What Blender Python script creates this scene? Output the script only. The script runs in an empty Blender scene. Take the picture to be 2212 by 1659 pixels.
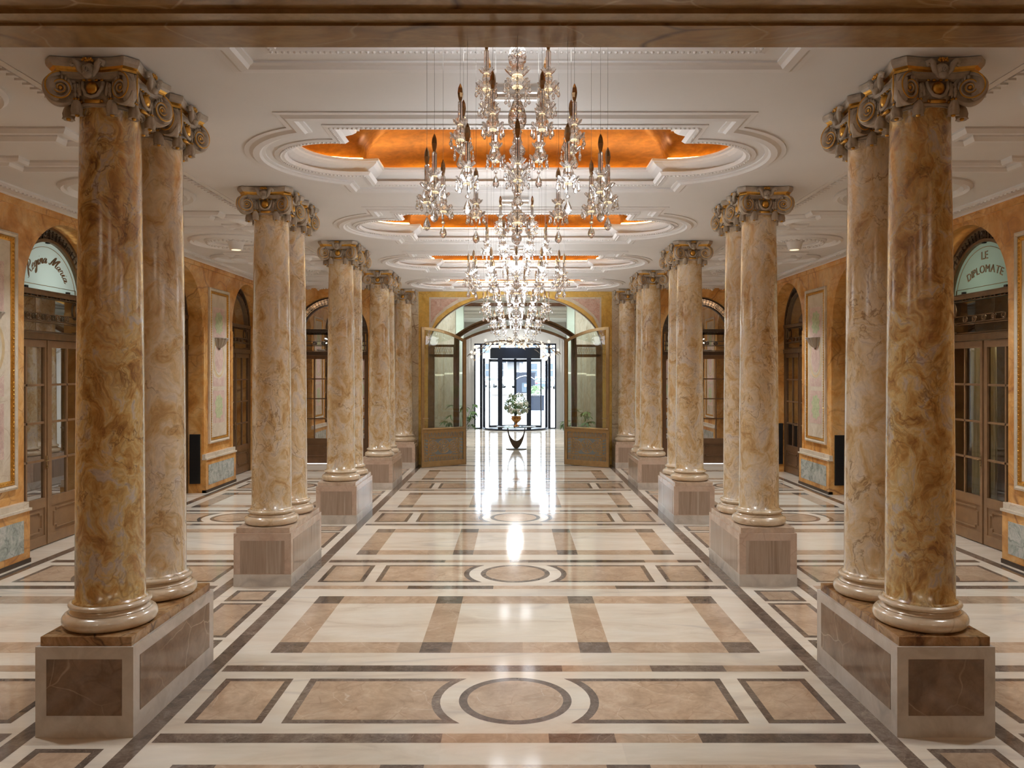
import bpy, math, random
from mathutils import Vector, Matrix
from mathutils.geometry import tessellate_polygon
random.seed(7)
PI = math.pi
S = bpy.context.scene
C = S.collection
R = math.radians

# ------------------------------------------------------------------ mesh collector
class MB:
    def __init__(s):
        s.v = []; s.f = []; s.mi = []; s.sm = []; s.m = Matrix(); s.mat = 0
    def add(s, vs, fs, smooth=False, mat=None):
        b = len(s.v); m = s.m
        s.v += [tuple(m @ Vector(p)) for p in vs]
        k = s.mat if mat is None else mat
        for f in fs:
            s.f.append([b + i for i in f]); s.mi.append(k); s.sm.append(smooth)
        return s
    def box(s, x0, x1, y0, y1, z0, z1, mat=None):
        if x0 > x1: x0, x1 = x1, x0
        if y0 > y1: y0, y1 = y1, y0
        if z0 > z1: z0, z1 = z1, z0
        vs = [(x0,y0,z0),(x1,y0,z0),(x1,y1,z0),(x0,y1,z0),(x0,y0,z1),(x1,y0,z1),(x1,y1,z1),(x0,y1,z1)]
        return s.add(vs, [(0,3,2,1),(4,5,6,7),(0,1,5,4),(1,2,6,5),(2,3,7,6),(3,0,4,7)], False, mat)
    def lathe(s, prof, seg=32, smooth=True, mat=None, cx=0, cy=0, cz=0, mod=None, caps=True, twist=0.0):
        vs = []; fs = []; n = len(prof)
        for j, (r, z) in enumerate(prof):
            for i in range(seg):
                a = 2*PI*(i + twist*j)/seg
                k = mod(a, j/(n-1)) if mod else 1.0
                vs.append((cx + r*k*math.cos(a), cy + r*k*math.sin(a), cz + z))
        for j in range(n-1):
            for i in range(seg):
                i2 = (i+1) % seg
                fs.append((j*seg+i, j*seg+i2, (j+1)*seg+i2, (j+1)*seg+i))
        if prof[0][1] > prof[-1][1]: fs = [f[::-1] for f in fs]
        if caps:
            up = prof[-1][1] >= prof[0][1]
            a = list(range(seg)); b = list(range((n-1)*seg, n*seg))
            fs.append(a[::-1] if up else a); fs.append(b if up else b[::-1])
        return s.add(vs, fs, smooth, mat)
    def sphere(s, c, r, seg=12, rings=8, mat=None, sc=(1,1,1), smooth=True):
        vs = []; fs = []
        for j in range(1, rings):
            t = PI*j/rings
            for i in range(seg):
                a = 2*PI*i/seg
                vs.append((c[0]+r*sc[0]*math.sin(t)*math.cos(a), c[1]+r*sc[1]*math.sin(t)*math.sin(a), c[2]+r*sc[2]*math.cos(t)))
        top = len(vs); vs.append((c[0],c[1],c[2]+r*sc[2])); bot = len(vs); vs.append((c[0],c[1],c[2]-r*sc[2]))
        for j in range(rings-2):
            for i in range(seg):
                i2 = (i+1) % seg
                fs.append((j*seg+i, (j+1)*seg+i, (j+1)*seg+i2, j*seg+i2))
        for i in range(seg):
            i2 = (i+1) % seg
            fs.append((top, i, i2)); fs.append((bot, (rings-2)*seg+i2, (rings-2)*seg+i))
        return s.add(vs, fs, smooth, mat)
    def tube(s, pts, rad, seg=8, mat=None, smooth=True, closed=False):
        pts = [Vector(p) for p in pts]; n = len(pts)
        if not hasattr(rad, '__len__'): rad = [rad]*n
        def tan(i):
            if closed: d = pts[(i+1) % n] - pts[i-1]
            else: d = pts[min(i+1, n-1)] - pts[max(i-1, 0)]
            return d.normalized()
        t = tan(0); up = Vector((0,0,1)) if abs(t.z) < .9 else Vector((1,0,0))
        u = t.cross(up).normalized(); vs = []; fs = []
        for i in range(n):
            t = tan(i); u = (u - t*u.dot(t)).normalized(); w = t.cross(u)
            for k in range(seg):
                a = 2*PI*k/seg
                vs.append(tuple(pts[i] + (u*math.cos(a) + w*math.sin(a))*rad[i]))
        for i in range(n if closed else n-1):
            i2 = (i+1) % n
            for k in range(seg):
                k2 = (k+1) % seg
                fs.append((i*seg+k, i*seg+k2, i2*seg+k2, i2*seg+k))
        if not closed:
            fs.append(list(range(seg))[::-1]); fs.append(list(range((n-1)*seg, n*seg)))
        return s.add(vs, fs, smooth, mat)
    def bar(s, p, q, w, h=None, mat=None, up=(0,0,1)):
        p = Vector(p); q = Vector(q); h = h or w
        t = (q-p).normalized(); up = Vector(up)
        if abs(t.dot(up)) > .95: up = Vector((1,0,0)) if abs(t.x) < .9 else Vector((0,1,0))
        u = t.cross(up).normalized()*w/2; v = u.cross(t).normalized()*h/2
        vs = [p-u-v, p+u-v, p+u+v, p-u+v, q-u-v, q+u-v, q+u+v, q-u+v]
        return s.add([tuple(x) for x in vs], [(0,1,2,3),(7,6,5,4),(0,4,5,1),(1,5,6,2),(2,6,7,3),(3,7,4,0)], False, mat)
    def poly(s, pts, mat=None):
        return s.add(pts, [list(range(len(pts)))], False, mat)
    def prism(s, out, z0, z1, mat=None, smooth=False):
        n = len(out)
        vs = [(x,y,z0) for x,y in out] + [(x,y,z1) for x,y in out]
        fs = [list(range(n))[::-1], list(range(n,2*n))]
        s.add(vs, fs, False, mat)
        s.add(vs, [(i,(i+1)%n,n+(i+1)%n,n+i) for i in range(n)], smooth, mat)
        return s
    def holed(s, outer, holes, fn, mat=None):
        loops = [[Vector((x,y,0)) for x,y in outer]] + [[Vector((x,y,0)) for x,y in h] for h in holes]
        tri = tessellate_polygon(loops)
        flat = [p for l in loops for p in l]
        return s.add([fn(p.x, p.y) for p in flat], [tuple(t) for t in tri], False, mat)
    def sweep(s, path, prof, fn, closed=True, mat=None, smooth=False, profclosed=True):
        """path: 2-D points; prof: (offset to the right of travel, height); fn(x,y,h)->point"""
        n = len(path); P = [Vector(p) for p in path]; rows = []
        for i in range(n):
            if closed: a, b = P[i-1], P[(i+1) % n]
            else: a = P[i-1] if i else None; b = P[i+1] if i < n-1 else None
            d1 = (P[i]-a).normalized() if a is not None else None
            d2 = (b-P[i]).normalized() if b is not None else None
            if d1 is None: d1 = d2
            if d2 is None: d2 = d1
            n1 = Vector((d1.y, -d1.x)); n2 = Vector((d2.y, -d2.x))
            m = (n1+n2); m = m/max(.25, (1+n1.dot(n2)))
            rows.append([fn(P[i].x+m.x*o, P[i].y+m.y*o, h) for o, h in prof])
        k = len(prof); vs = [p for r in rows for p in r]; fs = []
        for i in range(n if closed else n-1):
            i2 = (i+1) % n
            for j in range(k if profclosed else k-1):
                j2 = (j+1) % k
                fs.append((i*k+j, i*k+j2, i2*k+j2, i2*k+j))
        if not closed and profclosed:
            fs.append(list(range(k))); fs.append(list(range((n-1)*k, n*k))[::-1])
        return s.add(vs, fs, smooth, mat)
    def mesh(s, name, mats):
        me = bpy.data.meshes.new(name)
        me.from_pydata(s.v, [], s.f)
        for m in mats: me.materials.append(m)
        me.polygons.foreach_set('material_index', s.mi)
        me.polygons.foreach_set('use_smooth', s.sm)
        me.update(); me.validate()
        return me
    def build(s, name, mats, parent=None, loc=(0,0,0)):
        if not isinstance(mats, (list, tuple)): mats = [mats]
        o = bpy.data.objects.new(name, s.mesh(name, mats)); C.objects.link(o)
        o.location = loc
        if parent is not None: o.parent = parent
        return o

def inst(name, me, parent=None, loc=(0,0,0), rot=(0,0,0), sc=None):
    o = bpy.data.objects.new(name, me); C.objects.link(o)
    o.location = loc; o.rotation_euler = rot
    if sc: o.scale = sc
    if parent is not None: o.parent = parent
    return o
def tag(o, label=None, cat=None, group=None, kind=None):
    if label: o['label'] = label
    if cat: o['category'] = cat
    if group: o['group'] = group
    if kind: o['kind'] = kind
    return o
def empty(name, loc=(0,0,0), rz=0, parent=None):
    o = bpy.data.objects.new(name, None); C.objects.link(o)
    o.empty_display_size = .1
    o.location = loc; o.rotation_euler = (0,0,rz)
    if parent is not None: o.parent = parent
    return o
def copy_tree(o, parent=None):
    c = o.copy(); C.objects.link(c)
    if parent is not None: c.parent = parent
    for ch in list(o.children): copy_tree(ch, c)
    return c

# ------------------------------------------------------------------ materials
def newmat(name):
    m = bpy.data.materials.new(name); m.use_nodes = True
    nt = m.node_tree; b = nt.nodes['Principled BSDF']
    return m, nt, b
def nd(nt, t, **kw):
    n = nt.nodes.new(t)
    for k, v in kw.items():
        if hasattr(n, k) and k not in ('Scale',): setattr(n, k, v)
        else: n.inputs[k].default_value = v
    return n
def plain(name, col, rough=.5, metal=0, spec=.5, bump=0, bscale=200, var=0, vscale=3, emit=None, es=0):
    m, nt, b = newmat(name)
    b.inputs['Base Color'].default_value = (*col, 1); b.inputs['Roughness'].default_value = rough
    b.inputs['Metallic'].default_value = metal; b.inputs['Specular IOR Level'].default_value = spec
    L = nt.links.new
    tc = nd(nt, 'ShaderNodeTexCoord')
    if var:
        n = nd(nt, 'ShaderNodeTexNoise'); n.inputs['Scale'].default_value = vscale; n.inputs['Detail'].default_value = 6
        L(tc.outputs['Object'], n.inputs['Vector'])
        h = nd(nt, 'ShaderNodeHueSaturation'); h.inputs['Color'].default_value = (*col, 1)
        mr = nd(nt, 'ShaderNodeMapRange'); mr.inputs['From Min'].default_value = .3; mr.inputs['From Max'].default_value = .7
        mr.inputs['To Min'].default_value = 1-var; mr.inputs['To Max'].default_value = 1+var
        L(n.outputs['Fac'], mr.inputs['Value']); L(mr.outputs['Result'], h.inputs['Value']); L(h.outputs['Color'], b.inputs['Base Color'])
    if bump:
        n = nd(nt, 'ShaderNodeTexNoise'); n.inputs['Scale'].default_value = bscale; n.inputs['Detail'].default_value = 4
        L(tc.outputs['Object'], n.inputs['Vector'])
        bp = nd(nt, 'ShaderNodeBump'); bp.inputs['Strength'].default_value = bump; bp.inputs['Distance'].default_value = .01
        L(n.outputs['Fac'], bp.inputs['Height']); L(bp.outputs['Normal'], b.inputs['Normal'])
    if emit:
        b.inputs['Emission Color'].default_value = (*emit, 1); b.inputs['Emission Strength'].default_value = es
    return m
def marble(name, stops, veins=(), scale=1.0, warp=.5, rough=.12, stretch=(1,1,1), rnd=True, speck=.12, spec=.5, island=0.0, bumpy=0):
    """stops: (pos,(r,g,b)); veins: (colour, scale, width, amount)"""
    m, nt, b = newmat(name); L = nt.links.new
    tc = nd(nt, 'ShaderNodeTexCoord'); mp = nd(nt, 'ShaderNodeMapping')
    mp.inputs['Scale'].default_value = stretch
    L(tc.outputs['Object'], mp.inputs['Vector']); vec = mp.outputs['Vector']
    if rnd:
        oi = nd(nt, 'ShaderNodeObjectInfo')
        vm = nd(nt, 'ShaderNodeVectorMath', operation='SCALE'); vm.inputs[0].default_value = (37, 53, 71)
        L(oi.outputs['Random'], vm.inputs['Scale'])
        va = nd(nt, 'ShaderNodeVectorMath', operation='ADD'); L(vec, va.inputs[0]); L(vm.outputs[0], va.inputs[1]); vec = va.outputs[0]
    w = nd(nt, 'ShaderNodeTexNoise'); w.inputs['Scale'].default_value = scale*1.1; w.inputs['Detail'].default_value = 3
    L(vec, w.inputs['Vector'])
    ws = nd(nt, 'ShaderNodeVectorMath', operation='SUBTRACT'); ws.inputs[1].default_value = (.5,.5,.5); L(w.outputs['Color'], ws.inputs[0])
    wm = nd(nt, 'ShaderNodeVectorMath', operation='SCALE'); wm.inputs['Scale'].default_value = warp/scale; L(ws.outputs[0], wm.inputs[0])
    wa = nd(nt, 'ShaderNodeVectorMath', operation='ADD'); L(vec, wa.inputs[0]); L(wm.outputs[0], wa.inputs[1]); wv = wa.outputs[0]
    n = nd(nt, 'ShaderNodeTexNoise'); n.inputs['Scale'].default_value = scale*2.2; n.inputs['Detail'].default_value = 6; n.inputs['Roughness'].default_value = .62
    n.inputs['Distortion'].default_value = .6
    L(wv, n.inputs['Vector'])
    cr = nd(nt, 'ShaderNodeValToRGB'); e = cr.color_ramp.elements
    e[0].position, e[0].color = stops[0][0], (*stops[0][1], 1); e[1].position, e[1].color = stops[-1][0], (*stops[-1][1], 1)
    for p, c in stops[1:-1]:
        k = e.new(p); k.color = (*c, 1)
    L(n.outputs['Fac'], cr.inputs['Fac']); col = cr.outputs['Color']
    for vc, vs, wd, am in veins:
        mr = nd(nt, 'ShaderNodeMapRange'); mr.inputs['From Min'].default_value = 0; mr.inputs['From Max'].default_value = abs(wd)
        mr.inputs['To Min'].default_value = 1; mr.inputs['To Max'].default_value = 0
        if wd > 0:
            vo = nd(nt, 'ShaderNodeTexVoronoi', feature='DISTANCE_TO_EDGE'); vo.inputs['Scale'].default_value = vs
            L(wv, vo.inputs['Vector']); L(vo.outputs['Distance'], mr.inputs['Value'])
        else:                         # negative width: wandering veins along a noise contour
            vo = nd(nt, 'ShaderNodeTexNoise'); vo.inputs['Scale'].default_value = vs; vo.inputs['Detail'].default_value = 5; vo.inputs['Roughness'].default_value = .58
            L(wv, vo.inputs['Vector'])
            sb = nd(nt, 'ShaderNodeMath', operation='SUBTRACT'); sb.inputs[1].default_value = .5; L(vo.outputs['Fac'], sb.inputs[0])
            ab_ = nd(nt, 'ShaderNodeMath', operation='ABSOLUTE'); L(sb.outputs[0], ab_.inputs[0]); L(ab_.outputs[0], mr.inputs['Value'])
        mk = nd(nt, 'ShaderNodeTexNoise'); mk.inputs['Scale'].default_value = vs*.8; mk.inputs['Detail'].default_value = 3
        L(vec, mk.inputs['Vector'])
        m2 = nd(nt, 'ShaderNodeMapRange'); m2.inputs['From Min'].default_value = .44; m2.inputs['From Max'].default_value = .62
        m2.inputs['To Max'].default_value = am; L(mk.outputs['Fac'], m2.inputs['Value'])
        mu = nd(nt, 'ShaderNodeMath', operation='MULTIPLY'); L(mr.outputs[0], mu.inputs[0]); L(m2.outputs[0], mu.inputs[1])
        mx = nd(nt, 'ShaderNodeMix', data_type='RGBA'); L(mu.outputs[0], mx.inputs['Factor'])
        L(col, mx.inputs['A']); mx.inputs['B'].default_value = (*vc, 1); col = mx.outputs['Result']
    if speck or island:
        h = nd(nt, 'ShaderNodeHueSaturation'); L(col, h.inputs['Color']); col = h.outputs['Color']
        s2 = nd(nt, 'ShaderNodeTexNoise'); s2.inputs['Scale'].default_value = scale*14; s2.inputs['Detail'].default_value = 3; s2.inputs['Roughness'].default_value = .7
        L(wv, s2.inputs['Vector'])
        mr = nd(nt, 'ShaderNodeMapRange'); mr.inputs['From Min'].default_value = .3; mr.inputs['From Max'].default_value = .7
        mr.inputs['To Min'].default_value = 1-speck; mr.inputs['To Max'].default_value = 1+speck; L(s2.outputs['Fac'], mr.inputs['Value'])
        val = mr.outputs['Result']
        if island:
            g = nd(nt, 'ShaderNodeNewGeometry'); mi = nd(nt, 'ShaderNodeMapRange')
            mi.inputs['To Min'].default_value = 1-island; mi.inputs['To Max'].default_value = 1+island
            L(g.outputs['Random Per Island'], mi.inputs['Value'])
            mu = nd(nt, 'ShaderNodeMath', operation='MULTIPLY'); L(val, mu.inputs[0]); L(mi.outputs[0], mu.inputs[1]); val = mu.outputs[0]
        L(val, h.inputs['Value'])
    L(col, b.inputs['Base Color']); b.inputs['Roughness'].default_value = rough; b.inputs['Specular IOR Level'].default_value = spec
    if bumpy:
        bp = nd(nt, 'ShaderNodeBump'); bp.inputs['Strength'].default_value = bumpy; bp.inputs['Distance'].default_value = .02
        L(w.outputs['Fac'], bp.inputs['Height']); L(bp.outputs['Normal'], b.inputs['Normal'])
    return m
def crystal(name, tint=(1,1,1), mixt=.25, ior=1.5, rough=0.0):
    m = bpy.data.materials.new(name); m.use_nodes = True; nt = m.node_tree; nt.nodes.clear(); L = nt.links.new
    o = nd(nt, 'ShaderNodeOutputMaterial'); g = nd(nt, 'ShaderNodeBsdfGlass'); g.inputs['IOR'].default_value = ior; g.inputs['Roughness'].default_value = rough
    g.inputs['Color'].default_value = (*tint, 1)
    t = nd(nt, 'ShaderNodeBsdfTransparent'); t.inputs['Color'].default_value = (*tint, 1)
    mx = nd(nt, 'ShaderNodeMixShader'); mx.inputs[0].default_value = mixt
    L(g.outputs[0], mx.inputs[1]); L(t.outputs[0], mx.inputs[2]); L(mx.outputs[0], o.inputs[0])
    return m
def sheet_glass(name, tint=(1,1,1), mirror=.0, ior=1.5, rough=0.0, body=None, bodymix=0.0):
    """window pane: clear see-through plus mirror reflection by angle; optional mirror coating or frosted body"""
    m = bpy.data.materials.new(name); m.use_nodes = True; nt = m.node_tree; nt.nodes.clear(); L = nt.links.new
    o = nd(nt, 'ShaderNodeOutputMaterial'); g = nd(nt, 'ShaderNodeBsdfGlossy'); g.inputs['Roughness'].default_value = rough
    t = nd(nt, 'ShaderNodeBsdfTransparent'); t.inputs['Color'].default_value = (*tint, 1)
    f = nd(nt, 'ShaderNodeFresnel'); f.inputs['IOR'].default_value = ior
    mr = nd(nt, 'ShaderNodeMapRange'); mr.inputs['To Min'].default_value = mirror; mr.inputs['To Max'].default_value = 1
    L(f.outputs[0], mr.inputs['Value'])
    base = t.outputs[0]
    if body:
        d = nd(nt, 'ShaderNodeBsdfDiffuse'); d.inputs['Color'].default_value = (*body, 1)
        tl = nd(nt, 'ShaderNodeBsdfTranslucent'); tl.inputs['Color'].default_value = (*body, 1)
        a = nd(nt, 'ShaderNodeMixShader'); a.inputs[0].default_value = .5; L(d.outputs[0], a.inputs[1]); L(tl.outputs[0], a.inputs[2])
        b2 = nd(nt, 'ShaderNodeMixShader'); b2.inputs[0].default_value = bodymix; L(base, b2.inputs[1]); L(a.outputs[0], b2.inputs[2]); base = b2.outputs[0]
    mx = nd(nt, 'ShaderNodeMixShader'); L(mr.outputs[0], mx.inputs[0]); L(base, mx.inputs[1]); L(g.outputs[0], mx.inputs[2]); L(mx.outputs[0], o.inputs[0])
    return m
def glow(name, col, s):
    m = bpy.data.materials.new(name); m.use_nodes = True; nt = m.node_tree; nt.nodes.clear()
    o = nd(nt, 'ShaderNodeOutputMaterial'); e = nd(nt, 'ShaderNodeEmission'); e.inputs[0].default_value = (*col, 1); e.inputs[1].default_value = s
    nt.links.new(e.outputs[0], o.inputs[0]); return m

M = {}
M['shaft'] = marble('cream_amber_marble', [(.32,(.52,.31,.125)),(.42,(.67,.47,.24)),(.50,(.74,.59,.375)),(.57,(.78,.66,.49)),(.68,(.68,.61,.53))],
    [((.26,.14,.06),2.6,-.012,.8),((.22,.12,.055),5.5,-.016,.7),((.30,.16,.07),6.5,.03,.35)], scale=2.8, warp=1.3, rough=.26, stretch=(1,1,.75), speck=.12, spec=.8)
M['shaft_amber'] = marble('amber_marble', [(.32,(.28,.13,.035)),(.41,(.48,.26,.075)),(.49,(.62,.41,.15)),(.56,(.68,.51,.25)),(.64,(.58,.51,.42)),(.76,(.52,.46,.43))],
    [((.14,.06,.025),3.4,-.014,.85),((.20,.085,.03),5.0,-.022,.85),((.16,.07,.025),8,.05,.4)], scale=3.5, warp=1.5, rough=.26, stretch=(1,1,.75), speck=.18, spec=.8)
M['base'] = marble('honey_marble', [(.3,(.62,.45,.26)),(.5,(.72,.58,.40)),(.7,(.78,.68,.53))], [((.35,.2,.1),4,.03,.5)], scale=1.6, rough=.18, speck=.06, spec=.7)
M['wallm'] = marble('orange_wall_marble', [(.26,(.38,.15,.035)),(.40,(.60,.27,.065)),(.52,(.72,.385,.12)),(.64,(.78,.48,.20)),(.8,(.72,.51,.30))],
    [((.28,.11,.05),1.1,.022,.8),((.33,.14,.06),4.5,.045,.55)], scale=.75, warp=.7, rough=.16, rnd=False, speck=.12)
M['yellow'] = marble('yellow_wall_marble', [(.28,(.55,.30,.06)),(.45,(.74,.46,.11)),(.6,(.80,.55,.17)),(.78,(.76,.58,.28))],
    [((.4,.2,.06),2.5,.03,.5)], scale=1.0, rough=.15, rnd=False, speck=.10)
M['pilaster'] = marble('pale_pilaster_marble', [(.3,(.58,.44,.28)),(.5,(.70,.58,.42)),(.7,(.74,.66,.54))], [((.2,.1,.05),3.2,.03,.9),((.25,.14,.08),8,.05,.5)], scale=1.4, rough=.16, rnd=False)
M['pink'] = marble('pink_marble', [(.3,(.60,.33,.24)),(.5,(.70,.46,.36)),(.7,(.76,.58,.48))], [((.4,.2,.15),9,.06,.5)], scale=3, rough=.16, rnd=False)
M['beam'] = marble('brown_beam_marble', [(.28,(.12,.06,.022)),(.42,(.23,.12,.042)),(.55,(.30,.175,.07)),(.68,(.30,.21,.11)),(.8,(.27,.22,.165))],
    [((.07,.035,.02),1.7,.03,.9),((.5,.36,.2),2.3,.012,.6)], scale=1.0, warp=1.0, rough=.17, stretch=(.55,1,1), rnd=False, speck=.15)
M['beam_light'] = marble('tan_beam_marble', [(.3,(.26,.165,.075)),(.6,(.34,.23,.115)),(.8,(.36,.28,.17))], [((.3,.17,.06),2,.02,.5)], scale=1.2, rough=.18, rnd=False)
M['fwhite'] = marble('white_floor_marble', [(.28,(.60,.495,.385)),(.42,(.74,.645,.515)),(.6,(.80,.725,.605)),(.8,(.78,.725,.64))],
    [((.52,.46,.40),.9,.05,.6)], scale=.9, warp=.9, rough=.085, stretch=(.45,1.7,1), rnd=False, speck=.03, island=.05)
M['fbrown'] = marble('brown_floor_marble', [(.3,(.38,.265,.175)),(.5,(.50,.36,.245)),(.7,(.58,.44,.31))],
    [((.66,.54,.42),3.2,.010,.8),((.26,.14,.08),5,.03,.4)], scale=1.6, rough=.085, rnd=False, speck=.10, island=.14)
M['fdark'] = marble('dark_floor_marble', [(.3,(.10,.074,.056)),(.5,(.16,.12,.092)),(.7,(.23,.18,.14))],
    [((.42,.35,.28),8,.012,.7)], scale=4, rough=.09, rnd=False, speck=.25, island=.30)
M['fstripe'] = marble('grey_floor_marble', [(.3,(.42,.38,.33)),(.7,(.55,.50,.45))], [], scale=2, rough=.08, rnd=False, speck=.06)
M['pwhite'] = marble('white_pedestal_marble', [(.3,(.52,.46,.38)),(.5,(.66,.60,.52)),(.7,(.73,.68,.61))], [((.40,.36,.32),1.3,.05,.6)], scale=1.4, warp=1.0, rough=.14, speck=.04)
M['pbrown'] = marble('brown_pedestal_marble', [(.3,(.17,.11,.07)),(.5,(.25,.165,.105)),(.7,(.32,.22,.15))], [((.6,.47,.34),2.4,.012,.9),((.12,.07,.04),5,.04,.4)], scale=2, rough=.14, speck=.10)
M['ppink'] = marble('pink_pedestal_marble', [(.3,(.50,.35,.26)),(.5,(.61,.46,.35)),(.7,(.68,.55,.44))], [((.42,.27,.19),4,.04,.5)], scale=1.5, rough=.14, speck=.06)
M['pstripe'] = marble('striped_grey_brown_marble', [(.34,(.31,.22,.155)),(.46,(.45,.34,.255)),(.54,(.38,.28,.205)),(.66,(.52,.42,.33))], [], scale=.8, warp=.2, rough=.14, stretch=(7,7,.25), speck=.05)
M['ptop'] = marble('mottled_brown_slab_marble', [(.32,(.14,.06,.025)),(.46,(.34,.18,.075)),(.6,(.46,.28,.13)),(.75,(.5,.38,.26))], [((.06,.03,.015),7,.07,.9)], scale=2.4, warp=.8, rough=.13, speck=.2)
M['ptop2'] = marble('beige_slab_marble', [(.3,(.48,.34,.24)),(.5,(.60,.46,.34)),(.7,(.66,.54,.43))], [((.35,.22,.15),3,.03,.4)], scale=1.5, rough=.13)
M['green'] = marble('green_grey_dado_marble', [(.3,(.20,.23,.19)),(.45,(.38,.42,.37)),(.58,(.56,.57,.52)),(.72,(.42,.46,.42))], [((.10,.12,.10),7,.06,.7)], scale=2.6, warp=1.2, rough=.15, rnd=False, speck=.18)
M['creampanel'] = marble('cream_panel_marble', [(.3,(.62,.52,.38)),(.5,(.74,.65,.51)),(.7,(.80,.73,.61))], [((.5,.35,.22),3.5,.02,.6)], scale=1.6, rough=.25, rnd=True, speck=.04)
M['motif_pink'] = marble('faded_pink_paint', [(.3,(.58,.38,.33)),(.5,(.66,.48,.41)),(.7,(.74,.60,.50))], [((.72,.60,.48),12,.10,.8)], scale=5, rough=.4, speck=.15)
M['motif_green'] = marble('faded_green_paint', [(.3,(.36,.44,.22)),(.5,(.52,.58,.34)),(.7,(.68,.68,.46))], [((.70,.64,.48),16,.10,.8)], scale=7, rough=.4, speck=.15)
M['motif_tan'] = plain('faded_tan_paint', (.66,.50,.28), .4, var=.15, vscale=9)
M['plaster'] = plain('cream_plaster', (.78,.76,.735), .55, bump=.05, bscale=60, var=.02, vscale=2)
M['plaster2'] = plain('white_molding_plaster', (.82,.80,.78), .5)
M['taupe'] = plain('taupe_painted_plaster', (.46,.385,.30), .38, var=.22, vscale=14, bump=.25, bscale=90)
M['gold'] = plain('gilding', (.66,.36,.075), .30, metal=1, var=.15, vscale=30)
M['goldleaf'] = marble('gold_leaf', [(.3,(.15,.042,.002)),(.5,(.22,.068,.004)),(.7,(.29,.11,.010))], [], scale=2.5, rough=.34, rnd=False, stretch=(.4,1,1), speck=.2)
for k_ in ('shaft','shaft_amber','base'):
    b_ = M[k_].node_tree.nodes['Principled BSDF']; b_.inputs['Coat Weight'].default_value = 1; b_.inputs['Coat IOR'].default_value = 1.6; b_.inputs['Coat Roughness'].default_value = .16
M['goldleaf'].node_tree.nodes['Principled BSDF'].inputs['Metallic'].default_value = .35
M['bronze'] = plain('aged_bronze', (.21,.135,.075), .38, metal=.7, var=.15, vscale=9)
M['brass'] = plain('polished_brass', (.44,.31,.155), .34, metal=.85, var=.1, vscale=12)
M['darkbronze'] = plain('dark_bronze', (.085,.06,.042), .45, metal=.5, var=.15, vscale=15)
M['wood'] = plain('brown_door_wood', (.27,.155,.075), .36, var=.15, vscale=7)
M['wood2'] = plain('dark_door_wood', (.15,.08,.038), .34, var=.15, vscale=7)
M['black'] = plain('matte_black', (.012,.012,.012), .5)
M['crystal'] = crystal('cut_crystal', (1,1,1), .22, 1.52)
M['bulb'] = plain('bronze_tinted_bulb', (.50,.36,.22), .16, metal=.75)
M['amberglow'] = glow('warm_led', (1.0,.72,.40), 2.2)
M['led'] = glow('cove_led', (1.0,.72,.28), 24)
M['chrome'] = plain('polished_chrome', (.80,.80,.80), .12, metal=1)
M['wire'] = plain('steel_wire', (.22,.2,.18), .4, metal=.6)
M['pane'] = sheet_glass('clear_door_glass', (.90,.93,.90), .06)
M['pane_dim'] = sheet_glass('reflective_door_glass', (.80,.84,.82), .5)
M['mirror'] = sheet_glass('mirror_door_glass', (.5,.5,.5), .82)
M['frost'] = sheet_glass('frosted_fanlight_glass', (.85,.95,.92), .05, rough=.08, body=(.66,.80,.75), bodymix=.93)
M['frost2'] = sheet_glass('frosted_fanlight_glass_green', (.80,.95,.92), .05, rough=.05, body=(.40,.60,.56), bodymix=.92)
M['leafglass'] = sheet_glass('tinted_leaf_glass', (.86,.93,.89), .07)
M['clearglass'] = sheet_glass('clear_entrance_glass', (.96,.985,.99), .0)
M['navy'] = plain('blue_black_metal', (.012,.017,.030), .3, metal=.3)
WORLD=11; SUN=8; CHAND=[1.5,1.5,2,2,2]; UPL=[18,32,38,44,58]; DOWNL=[40,46,48,34]; AISLEP=[22,28,34,40,40]; HALLP=260; BACKP=20; EXPO=-0.04; LAMPCOL=(.91,.955,1.0); AISLECOL=(.92,.96,1.0)
# ------------------------------------------------------------------ layout (metres; camera at the origin looking along +Y)
CZ = 2.2                      # eye height
NAVE = 4.12; AISLE = 4.2      # ceiling heights
PAIRS = [4.78 + 3.365*k for k in range(4)]     # front face of each double pedestal
P5 = 18.21
WX = 5.70                     # side walls
WE = 18.90                    # end wall
YB = -3.2                     # back of the hall, behind the camera
ARCH_L = [(9.21,11.06),(12.60,14.45),(16.0,17.85)]
ARCH_R = [(9.18,11.03),(12.42,14.25),(15.75,17.58)]
BAYS = [3.775 + 3.365*k for k in range(5)]     # centres of the ceiling coffers
EA = 4.40                     # centre of the arches in the aisle end walls

def ring(cx, cy, r, n=48, a0=0, a1=2*PI, end=False):
    k = n if not end else n-1
    return [(cx + r*math.cos(a0+(a1-a0)*i/k), cy + r*math.sin(a0+(a1-a0)*i/k)) for i in range(n)]

# ------------------------------------------------------------------ floor with marble inlay
fl = MB()
ZF = [0.0, .0005, .0010, .0015]
fl.box(-7.6, 7.6, YB, WE+.25, -.12, 0, 0)
def quad(x0, x1, y0, y1, mat, lv):
    z = ZF[lv]
    fl.poly([(min(x0,x1),y0,z),(max(x0,x1),y0,z),(max(x0,x1),y1,z),(min(x0,x1),y1,z)], mat)
def strip_x(x0, x1, y0, y1, mats, lv, rng, avg=.62):
    x = x0
    while x < x1 - 1e-4:
        w = min(avg*rng.uniform(.6,1.5), x1-x)
        if x1-x-w < .15: w = x1-x
        quad(x, x+w, y0, y1, rng.choice(mats), lv); x += w
rg = random.Random(3)
def white_slabs(x0, x1, y0, y1, w=.9):
    x = x0
    while x < x1-1e-4:
        d = min(w*rg.uniform(.8,1.2), x1-x)
        if x1-x-d < .2: d = x1-x
        quad(x+.001, x+d-.001, y0, y1, 0, 1); x += d
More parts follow.
